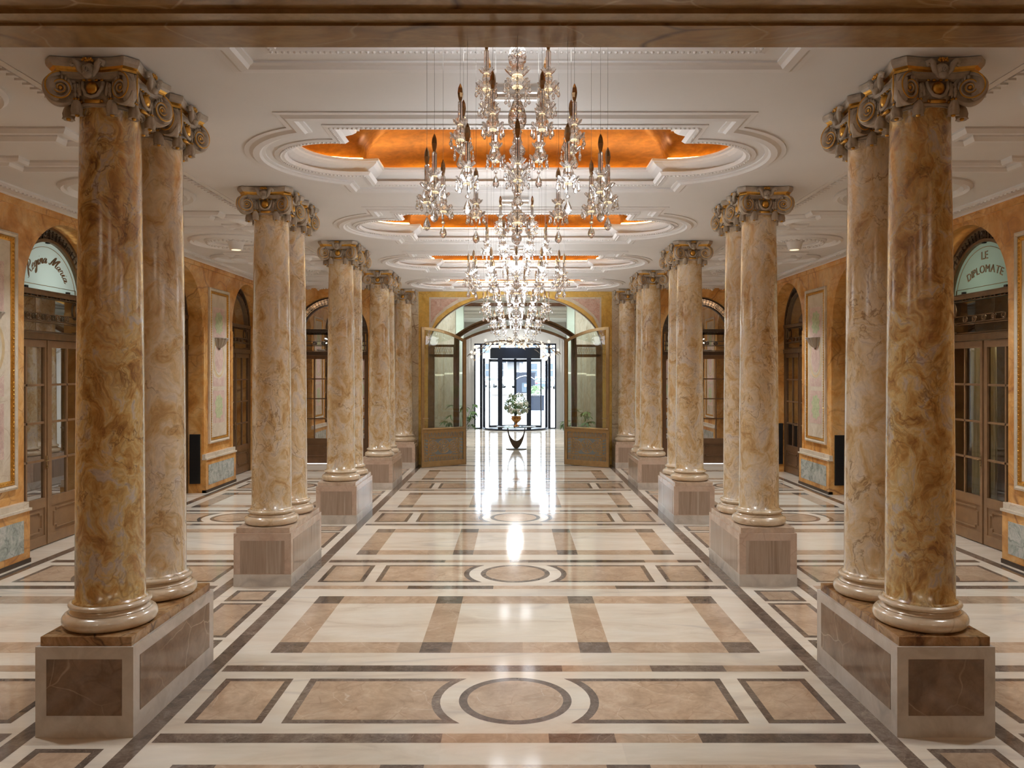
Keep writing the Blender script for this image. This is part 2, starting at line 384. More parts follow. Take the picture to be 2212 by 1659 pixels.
def fpoly(pts, mat, lv): fl.poly([(x,y,ZF[lv]) for x,y in pts], mat)
def cut_rect(xa, xb, yc, hh, r, cx, mat, lv):
    """rectangle from x=xa towards the circle centre, its inner end cut by radius r"""
    s = 1 if xa < cx else -1
    dy = hh
    pts = [(xa, yc-dy)]
    a = math.asin(min(1, dy/r)); n = 13
    for i in range(n):
        t = -a + 2*a*i/(n-1)
        pts.append((cx - s*r*math.cos(t), yc + r*math.sin(t)))
    pts.append((xa, yc+dy))
    if s < 0: pts = pts[::-1]
    fpoly(pts, mat, lv)
def circle_row(cx, yc, half, inner, sq=None):
    """band - inlay row - band;  half = half width of the bands, inner = outer x of the big panels"""
    for a, b in ((-.625,-.503),(.497,.62)):
        strip_x(cx-half, cx+half, yc+a, yc+b, [2,2,2,1], 2, rg)
    for s in (-1, 1):
        cut_rect(cx+s*inner, 0, yc, .3625, .503, cx, 2, 2)
        ins = inner-.052
        cut_rect(cx+s*ins, 0, yc, .3125, .56, cx, 1, 3)
        if sq:
            quad(cx+s*sq[0], cx+s*sq[1], yc-.3625, yc+.3625, 2, 2)
            quad(cx+s*(sq[0]-.05), cx+s*(sq[1]+.05), yc-.3125, yc+.3125, 1, 3)
    fpoly(ring(cx, yc, .378, 64), 2, 2); fpoly(ring(cx, yc, .322, 64), 1, 3)
def grid_panel(cx, yc, xo, bars, ho=.786, w=.245):
    hi = ho-w; xi = xo-w
    for a, b in ((-ho,-hi),(hi,ho)):
        cuts = sorted([-xo,-xi,xi,xo] + [q for b_ in bars for q in b_])
        for x0, x1 in zip(cuts[:-1], cuts[1:]):
            dark = (x1-x0) < .3
            if dark: quad(cx+x0, cx+x1, yc+a, yc+b, 2, 2)
            else: strip_x(cx+x0, cx+x1, yc+a, yc+b, [1], 2, rg, .8)
    for x0, x1 in [(-xo,-xi),(xi,xo)] + list(bars):
        quad(cx+x0, cx+x1, yc-hi, yc+hi, 1, 2)
CIRC = [5.335 + 3.345*k for k in range(-2,4)]
for k, yc in enumerate(CIRC):
    if yc + .7 < 18.6: circle_row(0, yc, 2.16, 1.467, (2.075,1.59))
    g = yc + 1.6725
    if g + .8 < 18.9:
        grid_panel(0, g, 1.92, [(-.755,-.51),(.51,.755)])
    for y0, y1 in ((yc+.62, yc+.886),(yc+2.459, yc+2.72)):
        if y1 < 18.7: white_slabs(-2.17, 2.17, y0, y1)
    for s in (-1, 1):
        cx = s*4.22
        if yc + .7 < 18.6: circle_row(cx, yc, 1.16, 1.06)
        if g + .8 < 18.9: grid_panel(cx, g, 1.06, [])
        for y0, y1 in ((yc+.62, yc+.886),(yc+2.459, yc+2.72)):
            if y1 < 18.7: white_slabs(cx-1.15, cx+1.15, y0, y1)
        # small framed slabs between neighbouring pedestals
        py = 4.78 + 3.365*(k-2)
        for y0, y1 in ((py+1.36,py+1.74),(py+1.80,py+2.78),(py+2.84,py+3.22)):
            if y1 < 18.2:
                quad(s*2.40, s*2.80, y0, y1, 2, 2); quad(s*2.45, s*2.75, y0+.05, y1-.05, 1, 3)
for s in (-1, 1):
    y = YB
    while y < WE-.05:                     # the long dark strips
        d = min(rg.uniform(.5,1.1), WE-.05-y)
        quad(s*2.18, s*2.298, y, y+d, 2, 2); quad(s*2.905, s*3.02, y, y+d, 2, 2); quad(s*5.44, s*5.56, y, y+d, 2, 2); y += d
quad(-2.2, 2.2, 18.66, 18.78, 2, 2)
floor = fl.build('floor', [M['fwhite'], M['fbrown'], M['fdark']])
tag(floor, 'polished inlaid marble floor with circles, framed slabs and dark bands', kind='structure')

# entrance hall floor: pale slabs crossed by thin grey stripes
vf = MB()
vf.box(-4.2, 4.2, WE+.25, 31.0, -.12, 0, 0)
y = WE+.4; i = 0
while y < 30.8:
    vf.poly([(-4.1,y,.0006),(4.1,y,.0006),(4.1,y+.10,.0006),(-4.1,y+.10,.0006)], 1)
    if i % 3 == 0: vf.poly([(-4.1,y+.26,.0006),(4.1,y+.26,.0006),(4.1,y+.34,.0006),(-4.1,y+.34,.0006)], 2)
    y += .62; i += 1
o = vf.build('floor_entrance_hall', [M['fwhite'], M['fstripe'], M['fdark']])
tag(o, 'pale striped marble floor of the entrance hall beyond the arch', kind='structure')

# ------------------------------------------------------------------ ceiling
def lobed(hx, hy, nx, bulge, n=22):
    """plan of a ceiling coffer: rectangle hx*hy whose short ends bulge out as arcs from notches at y=+-nx to x=bulge (counter-clockwise)"""
    sag = bulge-hx; r = (nx*nx+sag*sag)/(2*sag); cx = bulge-r
    a = math.atan2(nx, hx-cx)
    right = [(cx+r*math.cos(-a+2*a*i/n), r*math.sin(-a+2*a*i/n)) for i in range(n+1)]
    return [(-hx,-hy),(hx,-hy)] + right + [(hx,hy),(-hx,hy)] + [(-x,-y) for x,y in right]
OUT = lobed(1.70, 1.205, .87, 2.29)
ROPE = lobed(1.45, .945, .56, 2.09)
LIP = lobed(1.31, .80, .46, 1.94)
def at(path, x, y, s=1.0): return [(x+px*s, y+py*s) for px, py in path]
cl = MB()
cl.holed([(-3.16,YB),(3.16,YB),(3.16,WE+.3),(-3.16,WE+.3)], [at(ROPE, 0, b)[::-1] for b in BAYS], lambda x,y:(x,y,NAVE), 0)
for s in (-1, 1):
    x0, x1 = sorted((s*3.16, s*(WX+.6)))
    cl.poly([(x0,YB,AISLE),(x0,WE+.3,AISLE),(x1,WE+.3,AISLE),(x1,YB,AISLE)], 0)
    cl.poly([(s*3.16,YB,NAVE),(s*3.16,WE+.3,NAVE),(s*3.16,WE+.3,AISLE),(s*3.16,YB,AISLE)], 0)
ceiling = cl.build('ceiling', [M['plaster']])
tag(ceiling, 'cream plaster ceiling with moulded frames and lobed gilded coffers', kind='structure')

def fz(z): return lambda x, y, h: (x, y, z-h)
frame_prof = [(-.075,0),(-.075,.012),(-.045,.035),(-.01,.045),(.02,.045),(.03,.03),(.06,.028),(.075,0)]
mo = MB()
mo.sweep(OUT[::-1], [(-.09,-.01),(-.09,.010),(-.05,.013),(-.02,.032),(.035,.035),(.055,.018),(.085,.012),(.085,-.01)], fz(0), mat=0)
mo.sweep(ROPE[::-1], [(-.05,-.01),(-.05,.010),(-.01,.016),(.035,.016),(.06,-.01)], fz(0), mat=0)
def beads(mb, path, step, z, r, closed=True, mat=0, fn=None, sq=False):
    P = [Vector(p) for p in path]; n = len(P); acc = 0.0
    for i in range(n if closed else n-1):
        a, b = P[i], P[(i+1) % n]; d = (b-a).length; t = acc
        while t < d:
            p = a+(b-a)*(t/d)
            q = fn(p.x, p.y) if fn else (p.x, p.y, z)
            if sq: mb.box(q[0]-r, q[0]+r, q[1]-r, q[1]+r, q[2]-r, q[2]+r, mat)
            else: mb.sphere(q, r, 6, 4, mat)
            t += step
        acc = t-d
beads(mo, ROPE, .036, -.016, .012)
molding_me = mo.mesh('coffer_molding', [M['plaster2']])
cv = MB()      # the cove from the ceiling up to the gilded vault
def loft(mb, rows, mat=0, smooth=True):
    k = len(rows[0]); vs = [p for r in rows for p in r]; fs = []
    for j in range(len(rows)-1):
        for i in range(k):
            i2 = (i+1) % k
            fs.append((j*k+i, j*k+i2, (j+1)*k+i2, (j+1)*k+i))
    mb.add(vs, fs, smooth, mat)
def lerp_path(a, b, t): return [(p[0]+(q[0]-p[0])*t, p[1]+(q[1]-p[1])*t) for p, q in zip(a, b)]
rows = []
for t, z in ((0,0),(.10,.030),(.35,.048),(.62,.066),(.82,.088),(.86,.103),(1.0,.107),(1.0,.128),(.92,.131)):
    rows.append([(x,y,z) for x,y in lerp_path(ROPE, LIP, t)])
loft(cv, rows, 0, False)
loft(cv, [[(x,y,.131) for x,y in lerp_path(ROPE,LIP,.92)], [(x,y,.131) for x,y in lerp_path(ROPE,OUT,.35)]], 0, False)
cove_me = cv.mesh('coffer_cove', [M['plaster2']])
gv = MB(); rows = []
BIG = lerp_path(ROPE, OUT, .30)
for k, z in ((1.0,.12),(1.0,.23),(.985,.33),(.94,.42),(.86,.50),(.72,.565),(.52,.61),(.28,.635),(.02,.645)):
    rows.append([(x*k, y*k, z) for x,y in BIG])
loft(gv, rows)
vault_me = gv.mesh('gilded_vault', [M['goldleaf']])
ls = MB(); ls.sweep(lerp_path(ROPE, OUT, .20)[::-1], [(-.010,-.158),(.010,-.158),(.010,-.172),(-.010,-.172)], fz(0), mat=0)
led_me = ls.mesh('led_strip', [M['led']])
for b in BAYS:
    inst('coffer_molding', molding_me, ceiling, (0,b,NAVE)); inst('coffer_cove', cove_me, ceiling, (0,b,NAVE))
    v = inst('gilded_vault', vault_me, ceiling, (0,b,NAVE)); v['label'] = 'glowing gold leaf vault'
    inst('led_strip', led_me, ceiling, (0,b,NAVE))

# aisle ceiling ornaments
rd = MB()
def ringsweep(mb, path, prof, z=0): mb.sweep(path[::-1], prof, fz(z), mat=0)
ringsweep(rd, ring(0,0,.63,48), [(-.06,-.01),(-.06,.02),(-.03,.045),(.0,.02),(.03,.04),(.06,-.01)])
ringsweep(rd, ring(0,0,.41,48), [(-.05,-.01),(-.05,.02),(0,.045),(.05,.02),(.05,-.01)])
beads(rd, ring(0,0,.41,60), .07, -.04, .026)
round_me = rd.mesh('ceiling_rosette', [M['plaster2']])
lb = MB()
L1 = [(y,x) for x,y in lobed(.62,.50,.36,1.02)][::-1]; L2 = [(y,x) for x,y in lobed(.44,.33,.22,.70)][::-1]
L1 = lobed(.55,.62,.40,.98); L2 = lobed(.36,.40,.24,.66)
for Lp in (L1, L2): ringsweep(lb, Lp, [(-.055,-.01),(-.055,.015),(-.02,.045),(.02,.045),(.045,.02),(.055,-.01)])
lobe_me = lb.mesh('ceiling_cartouche', [M['plaster2']])
for s in (-1, 1):
    for k in range(5):
        inst('ceiling_rosette', round_me, ceiling, (s*4.27, 5.415+3.365*k, AISLE))
        inst('ceiling_cartouche', lobe_me, ceiling, (s*4.27, BAYS[k], AISLE))
# cornices of the aisles
def vline(x, y0, y1): return [(x,y0),(x,y1)]
n = 0
for s, side in ((-1,'left'),(1,'right')):
    c1 = MB()
    pr = [(0,0),(0,.085),(.03,.08),(.06,.05),(.12,.045),(.16,.02),(.22,.0)]
    pts = [(s*(3.16+o), AISLE-h) for o, h in pr]
    c1.add([(x,YB,z) for x,z in pts]+[(x,WE,z) for x,z in pts], [(i,i+1,i+1+len(pts),i+len(pts)) for i in range(len(pts)-1)], False, 0)
    y = YB
    while y < WE:
        c1.box(s*3.29, s*3.345, y, y+.045, AISLE-.05, AISLE-.005, 0); y += .085
    n += 1; tag(c1.build('trim_%d' % n, [M['plaster2']]), 'white dentil cornice along the column line', kind='structure')
    c2 = MB()
    pr = [(0,0),(0,.02),(.04,.03),(.075,.03),(.10,.012),(.26,.012),(.30,.03),(.34,.03)]
    pts = [(s*(5.36+o), AISLE-h) for o, h in pr]
    c2.add([(x,YB,z) for x,z in pts]+[(x,WE,z) for x,z in pts], [(i,i+1,i+1+len(pts),i+len(pts)) for i in range(len(pts)-1)], False, 0)
    y = YB
    while y < WE:
        c2.box(s*5.40, s*5.44, y, y+.04, AISLE-.045, AISLE-.005, 0); y += .075
    n += 1; tag(c2.build('trim_%d' % n, [M['plaster2']]), 'white dentil cornice along the orange side wall', kind='structure')
    c3 = MB(); c3.box(s*WX, s*(WX-.035), YB, WE, AISLE-.10, AISLE-.012, 0); c3.box(s*WX, s*(WX-.05), YB, WE, AISLE-.035, AISLE-.012, 0)
    n += 1; tag(c3.build('trim_%d' % n, [M['wallm']]), 'orange marble frieze at the top of the side wall', kind='structure')

# marble beam over the foreground
bm = MB()
BZ = 3.62
bm.box(-7.2, 7.2, 3.255, 3.47, BZ, NAVE+.3, 0)
bm.box(-7.2, 7.2, 3.17, 3.26, BZ+.012, NAVE+.3, 1)
bm.box(-7.2, 7.2, 2.9, 3.18, BZ+.03, NAVE+.3, 0)
n += 1; tag(bm.build('trim_%d' % n, [M['beam'], M['beam_light']]), 'brown marble beam crossing the hall overhead in front of the first columns', kind='structure')

# ------------------------------------------------------------------ walls
def arch(c, half, spring, n=28):
    """closed outline of a round-headed opening, counter-clockwise, foot at z=0"""
    return [(c-half,0),(c+half,0)] + [(c+half*math.cos(PI*i/n), spring+half*math.sin(PI*i/n)) for i in range(n+1)]
APEX = 4.06
def side_wall(s, arches, name, label):
    w = MB()
    fn = lambda y, z: (s*WX, y, z)
    holes = [arch((a+b)/2, (b-a)/2, APEX-(b-a)/2) for a, b in arches]
    # an outline whose foot coincides with the floor keeps each opening as a notch in the lower edge
    out = [(YB,AISLE),(YB,0)]
    for h in holes:
        out += [h[0]] + h[2:][::-1] + [h[1]]
    out += [(WE,0),(WE,AISLE)]
    w.holed(out, [], fn, 0)
    for h in holes:                       # reveals
        loop = [h[1]] + h[2:] + [h[0]]
        a = [(s*WX, y, z) for y, z in loop]; b = [(s*(WX+.30), y, z) for y, z in loop]; k = len(loop)
        w.add(a+b, [(i,i+1,k+i+1,k+i) for i in range(k-1)], False, 0)
    # piers: projecting plinths with dado slab and cap moulding
    edges = [YB] + [q for ab in arches for q in ab] + [WE]
    for a, b in zip(edges[0::2], edges[1::2]):
        if b-a < .3: continue
        w.box(s*WX, s*(WX-.07), a+.0, b-.0, 0, .60, 0)
        w.box(s*WX, s*(WX-.09), a-.01, b+.01, .60, .63, 2); w.box(s*WX, s*(WX-.06), a, b, .63, .70, 2)
        w.box(s*(WX-.07), s*(WX-.076), a+.12, b-.12, .13, .50, 1)
        w.box(s*WX, s*(WX-.085), a, b, 0, .05, 3)
        if b-a < 3:
            w.box(s*WX, s*(WX-.02), a+.02, a+.14, .70, 3.02, 0); w.box(s*WX, s*(WX-.02), b-.14, b-.02, .70, 3.02, 0)
    # wall behind the doors
    w.poly([(s*(WX+1.6),YB,-.0),(s*(WX+1.6),WE+.3,-.0),(s*(WX+1.6),WE+.3,AISLE),(s*(WX+1.6),YB,AISLE)], 4)
    o = w.build(name, [M['wallm'], M['green'], M['creampanel'], M['darkbronze'], M['wood2']])
    return tag(o, label, kind='structure')
side_wall(-1, ARCH_L, 'wall_left', 'orange marble side wall with arched doorways, script-lettered door side')
side_wall(1, ARCH_R, 'wall_right', 'orange marble side wall with arched doorways, capital-lettered door side')

# end wall
def big_arch(a=2.08, z0=2.77, b=1.30, n=40):
    return [(a*math.cos(PI*i/n), z0+b*math.sin(PI*i/n)) for i in range(n+1)]
we = MB()
fn = lambda x, z: (x, WE, z)
ba = big_arch()
out = [(-WX-.3,0)]
eh = 0.90; es = APEX-.06-eh
for cx in (-EA, None, EA):
    if cx is None: out += [(-2.08,0)] + ba[::-1] + [(2.08,0)]
    else:
        h = arch(cx, eh, es); out += [h[0]] + h[2:][::-1] + [h[1]]
out += [(WX+.3,0),(WX+.3,AISLE),(-WX-.3,AISLE)]
we.holed(out, [], fn, 0)
lp = [(2.08,0)] + ba + [(-2.08,0)]; k = len(lp)
we.add([(x,WE,z) for x,z in lp]+[(x,WE+.30,z) for x,z in lp], [(i,i+1,k+i+1,k+i) for i in range(k-1)], False, 0)
for cx in (-EA, EA):
    h = arch(cx, eh, es); lp = [h[1]]+h[2:]+[h[0]]; k = len(lp)
    we.add([(x,WE,z) for x,z in lp]+[(x,WE+.25,z) for x,z in lp], [(i,i+1,k+i+1,k+i) for i in range(k-1)], False, 5)
    # orange facing of the aisle end
    o2 = [(cx-1.28,0)] + [h[0]] + h[2:][::-1] + [h[1]] + [(cx+1.28,0),(cx+1.28,AISLE),(cx-1.28,AISLE)]
    we.holed([(x,z) for x,z in o2], [], lambda x,z:(x,WE-.006,z), 5)
# pale pilasters beside the great arch and spandrel panels
for s in (-1, 1):
    we.box(s*2.30, s*2.99, WE-.05, WE, 0, NAVE, 1)
    we.box(s*2.30, s*2.99, WE-.055, WE, 0, .60, 4)
    tri = [(s*1.05, 3.95),(s*2.02, 3.95),(s*2.02, 3.30)]
    def offs(k):
        c = (s*1.72, 3.76); return [(c[0]+(x-c[0])*k, c[1]+(z-c[1])*k) for x,z in tri]
    tri_o = [(s*.98,3.985),(s*2.05,3.985),(s*2.05,3.13),(s*1.86,3.50),(s*1.62,3.70),(s*1.33,3.87)]
    tri_i = [(s*1.35,3.945),(s*2.01,3.945),(s*2.01,3.36),(s*1.88,3.56),(s*1.67,3.745),(s*1.50,3.86)]
    for t, yy, mt in ((tri_o, WE-.008, 2),(tri_i, WE-.014, 3)):
        if s > 0: t = t[::-1]
        we.add([(x,yy,z) for x,z in t]+[(x,WE,z) for x,z in t], [tuple(range(len(t)))[::-1]]+[(i,(i+1)%len(t),len(t)+(i+1)%len(t),len(t)+i) for i in range(len(t))], False, mt)
# inner wall of the entrance vestibule
o = we.build('wall_end', [M['yellow'], M['pilaster'], M['creampanel'], M['pink'], M['ppink'], M['wallm']])
tag(o, 'end wall of yellow marble with the great glazed arch', kind='structure')
wb = MB(); wb.poly([(-WX-.6,YB,0),(WX+.6,YB,0),(WX+.6,YB,AISLE+.1),(-WX-.6,YB,AISLE+.1)], 0)
tag(wb.build('wall_back', [M['wallm']]), 'marble wall behind the viewer', kind='structure')
for s in (-1,1):      # closing pieces behind the side doors
    c = MB(); c.poly([(s*WX,YB,0),(s*(WX+1.6),YB,0),(s*(WX+1.6),YB,AISLE),(s*WX,YB,AISLE)],0); c.poly([(s*(WX+.3),WE+.3,0),(s*(WX+1.6),WE+.3,0),(s*(WX+1.6),WE+.3,AISLE),(s*(WX+.3),WE+.3,AISLE)],0)
    c.poly([(s*WX,YB,AISLE),(s*(WX+1.6),YB,AISLE),(s*(WX+1.6),WE+.3,AISLE),(s*WX,WE+.3,AISLE)],0)
    x0,x1=sorted((s*(EA-1.6),s*(WX+.3)))
    c.poly([(x0,WE+.8,0),(x1,WE+.8,0),(x1,WE+.8,AISLE),(x0,WE+.8,AISLE)],0)
    c.poly([(s*(EA-1.6),WE,0),(s*(EA-1.6),WE+.8,0),(s*(EA-1.6),WE+.8,AISLE),(s*(EA-1.6),WE,AISLE)],0)
    tag(c.build('wall_back_room_%s' % ('left' if s < 0 else 'right'), [M['wood2']]), 'dark side room behind the arched doors', kind='structure')
# ------------------------------------------------------------------ columns
PH = .60; CH = NAVE - PH            # pedestal height, column height (base to top of abacus)
def shaft_prof():
    z0, z1 = .172, 3.25; out = []
    for i in range(25):
        t = i/24; r = .205 - .027*t**1.6
        out.append((r, z0+(z1-z0)*t))
    return [(.222,.150),(.222,.158),(.214,.166)] + out + [(.184,3.258),(.192,3.268),(.192,3.285)]
sm_ = MB(); sm_.lathe(shaft_prof(), 48, True, 0)
shaft_me = sm_.mesh('shaft', [M['shaft']]); shaft_amber_me = sm_.mesh('shaft', [M['shaft_amber']])
b_ = MB()
def torus_prof(rc, zc, r, h, n=9): return [(rc + r*math.cos(-PI/2+PI*i/(n-1)), zc + h*math.sin(-PI/2+PI*i/(n-1))) for i in range(n)]
prof = [(.24,0)] + torus_prof(.236,.045,.045,.045) + [(.240,.092),(.238,.098),(.226,.104),(.219,.112),(.219,.120)] + torus_prof(.219,.138,.026,.018) + [(.215,.158),(.15,.158)]
b_.lathe(prof, 48, True, 0); base_me = b_.mesh('base', [M['base']])

def abacus_outline(a=.29, c=.225, dip=.035, n=7):
    pts = []
    for k in range(4):
        rot = Matrix.Rotation(k*PI/2, 2)
        for i in range(n):
            t = -1 + 2*i/(n-1); x = c*t; y = -a + dip*(1-t*t)
            p = rot @ Vector((x, y)); pts.append((p.x, p.y))
    return pts
ab = MB()
AO = abacus_outline()
def sc_out(k): return [(x*k,y*k) for x,y in AO]
Z = CH-.005
lay = [(1.0,Z,0),(1.0,Z-.018,0),(.985,Z-.034,0),(.94,Z-.050,0),(.90,Z-.062,1),(.90,Z-.078,1),(.84,Z-.082,0),(.80,Z-.112,0),(.70,Z-.125,0)]
n_ = len(AO)
for (k0,z0,m0),(k1,z1,m1) in zip(lay[:-1], lay[1:]):
    a = [(x,y,z0) for x,y in sc_out(k0)]; b = [(x,y,z1) for x,y in sc_out(k1)]
    ab.add(a+b, [(n_+i, n_+(i+1)%n_, (i+1)%n_, i) for i in range(n_)], False, m0 if m0 == m1 else m1)
ab.add([(x,y,Z) for x,y in AO], [list(range(n_))], False, 0)
ab.add([(x,y,Z-.125) for x,y in sc_out(.70)], [list(range(n_))[::-1]], False, 0)
abacus_me = ab.mesh('abacus', [M['taupe'], M['gold']])
ec = MB()      # echinus with gilded beads
ec.lathe([(.186,Z-.275),(.19,Z-.268)]+torus_prof(.188,Z-.258,.014,.012,7)+[(.196,Z-.24),(.215,Z-.20),(.215,Z-.16),(.20,Z-.118)], 32, True, 0)
for i in range(28):
    a = 2*PI*i/28; ec.sphere((.205*math.cos(a), .205*math.sin(a), Z-.243), .0105, 6, 4, 1)
echinus_me = ec.mesh('echinus', [M['taupe'], M['gold']])
def volute_mesh(s):
    """scroll seen from its face: local x to the viewer's right, y away from the viewer, z up; s=+1 scroll curls at the right end"""
    v = MB(); N = 60; turns = 2.35
    v.m = Matrix.Rotation(PI/2, 4, 'X')
    v.lathe([(.002,-.055),(.080,-.055),(.094,-.045),(.098,-.02),(.098,0),(.094,.006),(.090,.0),(.002,-.002)][::-1] if False else [(.002,0),(.088,0),(.092,.006),(.098,.0),(.098,-.025),(.094,-.048),(.080,-.058),(.002,-.058)], 36, True, 0)
    v.m = Matrix()
    def P(t, r, dz=0): 
        a = PI/2 - s*t
        return (r*math.cos(a), -.006-dz, r*math.sin(a))
    pts = []; rad = []; g = []; gr = []
    for i in range(N+1):
        t = 2*PI*turns*i/N; r = .086*math.exp(-.118*t); w = .0125*math.exp(-.085*t)
        pts.append(P(t, r, .008)); rad.append(w)
        g.append(P(t, r+w*.72, .008+w*.72)); gr.append(.0052*math.exp(-.045*t))
    v.tube(pts, rad, 8, 0); v.tube(g, gr, 6, 1)
    v.sphere((0,-.010,0), .013, 10, 6, 1, (1,.7,1))
    # the band running in to the middle of the face
    v.tube([P(0,.090,.004), (-s*.05,.004,.096), (-s*.12,.03,.088), (-s*.17,.05,.070)], [.013,.014,.012,.006], 8, 0)
    for q in range(5):      # leaf spray inside the scroll
        a = PI/2 + s*(.15+.32*q); r0 = .048
        c = (r0*1.28*math.cos(a), -.014, r0*1.28*math.sin(a))
        v.sphere(c, .017, 6, 4, 0, (.55,.5,1.0))
    return v.mesh('volute', [M['taupe'], M['gold']])
vol_me = {1: volute_mesh(1), -1: volute_mesh(-1)}
bf = MB()      # hanging bell flower
pet = lambda a, t: 1+.26*abs(math.cos(3*a))*t-.1*t
bf.lathe([(.008,0),(.020,-.010),(.030,-.035),(.035,-.065),(.030,-.088),(.034,-.097),(.022,-.092),(.004,-.090)], 36, True, 0, mod=pet)
bf.sphere((0,0,-.095), .014, 8, 5, 1, (1,1,.8))
for i in range(5): bf.sphere((.014*math.cos(i*1.256), .014*math.sin(i*1.256), .002), .007, 6, 4, 1)
for dz, w in ((.028,.024),(.055,.026),(.080,.022)):
    for q in (-1,0,1): bf.sphere((q*w*.55, -.008+abs(q)*.01, dz), w*.55, 6, 5, 0, (.7,.6,1.5))
bell_me = bf.mesh('bellflower', [M['taupe'], M['gold']])
fl_ = MB()     # shell and scroll at the middle of each abacus side
fl_.sphere((0,-.012,-.045), .046, 14, 9, 0, (1,.62,1.0))
fl_.sphere((0,-.03,-.075), .030, 12, 7, 0, (1,.7,.8))
fl_.tube([(.012*math.cos(t)*(1-t/9), -.050, -.05+.022*math.sin(t)*(1-t/9)) for t in [i*.45 for i in range(16)]], .005, 6, 0)
for s in (-1,1):
    fl_.tube([(s*.025,-.015,-.075),(s*.050,-.025,-.045),(s*.060,-.028,-.010),(s*.080,-.030,.010),(s*.098,-.026,.0),(s*.092,-.026,-.018),(s*.080,-.03,-.012)], [.010,.016,.018,.017,.014,.011,.006], 8, 0)
for i in range(9): fl_.sphere((-.028+.007*i, -.030+.004*((i%3)-1), .012+.010*(i%2)), .0085, 6, 4, 1)
flower_me = fl_.mesh('abacus_flower', [M['taupe'], M['gold']])
eg = MB()      # gilded egg in its cup between the scrolls
eg.sphere((0,-.012,0), .040, 14, 9, 1, (.95,.65,1.05))
eg.tube([(-.062,.0,.045),(-.058,-.012,0),(-.035,-.02,-.042),(0,-.024,-.054),(.035,-.02,-.042),(.058,-.012,0),(.062,0,.045)], .011, 8, 0)
eg.tube([(-.085,.01,.045),(-.082,.0,0),(-.078,.0,-.04)], .010, 6, 0); eg.tube([(.085,.01,.045),(.082,.0,0),(.078,.0,-.04)], .010, 6, 0)
for x in (-.055,-.02,.02,.055): eg.sphere((x,-.004,.054), .013, 6, 4, 1, (1,.7,.6))
eg.tube([(-.045,-.006,-.075),(.045,-.006,-.075)], .012, 8, 1)
egg_me = eg.mesh('egg_ornament', [M['taupe'], M['gold']])

def make_column(me):
    c = empty('marble_column')
    inst('base', base_me, c); inst('shaft', me, c)
    cap = inst('capital', echinus_me, c); cap['label'] = 'taupe and gilded scrolled capital'
    inst('abacus', abacus_me, cap)
    for k in range(4):
        rz = k*PI/2; rot = Matrix.Rotation(rz, 3, 'Z')
        for s in (-1, 1):
            p = rot @ Vector((s*.188, -.236, Z-.175)); inst('volute', vol_me[s], cap, p, (0,0,rz-s*.42))
            p = rot @ Vector((s*.108, -.205, Z-.235)); inst('bellflower', bell_me, cap, p, (R(6)*math.cos(rz), R(6)*math.sin(rz), rz))
        p = rot @ Vector((0, -.252, Z-.035)); inst('abacus_flower', flower_me, cap, p, (0,0,rz))
        p = rot @ Vector((0, -.212, Z-.175)); inst('egg_ornament', egg_me, cap, p, (0,0,rz))
    return c
proto = {'c': None, 'a': None}
def column(kind, x, y, label, group):
    if proto[kind] is None:
        proto[kind] = make_column(shaft_me if kind == 'c' else shaft_amber_me); o = proto[kind]
    else: o = copy_tree(proto[kind])
    o.location = (x, y, PH); tag(o, label, 'column', group, 'thing')
    return o
def pedestal(x, y0, depth, white, label, s):
    w = .59; h = .545
    p = empty('column_pedestal', (x, y0, 0)); tag(p, label, 'pedestal', 'pedestals under the columns')
    b = MB(); b.box(-w/2, w/2, 0, depth, 0, h, 0)
    body = b.build('body', [M['pwhite'] if white else M['ppink']], p)
    t = MB(); t.box(-w/2+.02, w/2-.02, .02, depth-.02, h, PH, 0); t.build('top_slab', [M['ptop'] if white else M['ptop2']], p)
    pm = M['pbrown'] if white else M['pstripe']
    e = .0025; f = MB()
    f.box(-w/2+.068, w/2-.068, -e, .01, .132, h-.075, 0); f.build('inset_panel', [pm], p)
    for sd in (-1, 1):
        f = MB(); f.box(sd*(w/2+e), sd*(w/2-.01), .085, depth-.085, .132, h-.075, 0); f.build('inset_panel', [pm], p)
    if not white:
        f = MB(); f.box(-w/2-.002, w/2+.002, -.002, depth+.002, .0, .125, 0); f.build('foot_band', [M['pwhite']], p)
    return p
side_txt = {-1: 'script-lettered fanlight side', 1: 'capital-lettered fanlight side'}
ordn = ['first', 'second', 'third', 'fourth']
for s in (-1, 1):
    X = s*2.595
    for k, y0 in enumerate(PAIRS):
        pedestal(X, y0, 1.27, k == 0, ('white-framed brown double pedestal of the first column pair, %s' if k == 0 else 'pink and striped double pedestal of the ' + ordn[k] + ' column pair, %s') % side_txt[s], s)
        for j, (dy, nm) in enumerate(((.315,'near'),(.955,'rear'))):
            column('a' if (k == 0 and j == 0) else 'c', X, y0+dy,
                   ('dark amber %s column of the %s pair, %s' if (k == 0 and j == 0) else 'pale amber %s column of the %s pair, %s') % (nm, ordn[k], side_txt[s]), 'marble columns in pairs')
    pedestal(X, P5, .60, False, 'pink single pedestal against the end wall, %s' % side_txt[s], s)
    column('c', X, P5+.29, 'single pale column against the end wall, %s' % side_txt[s], 'marble columns in pairs')

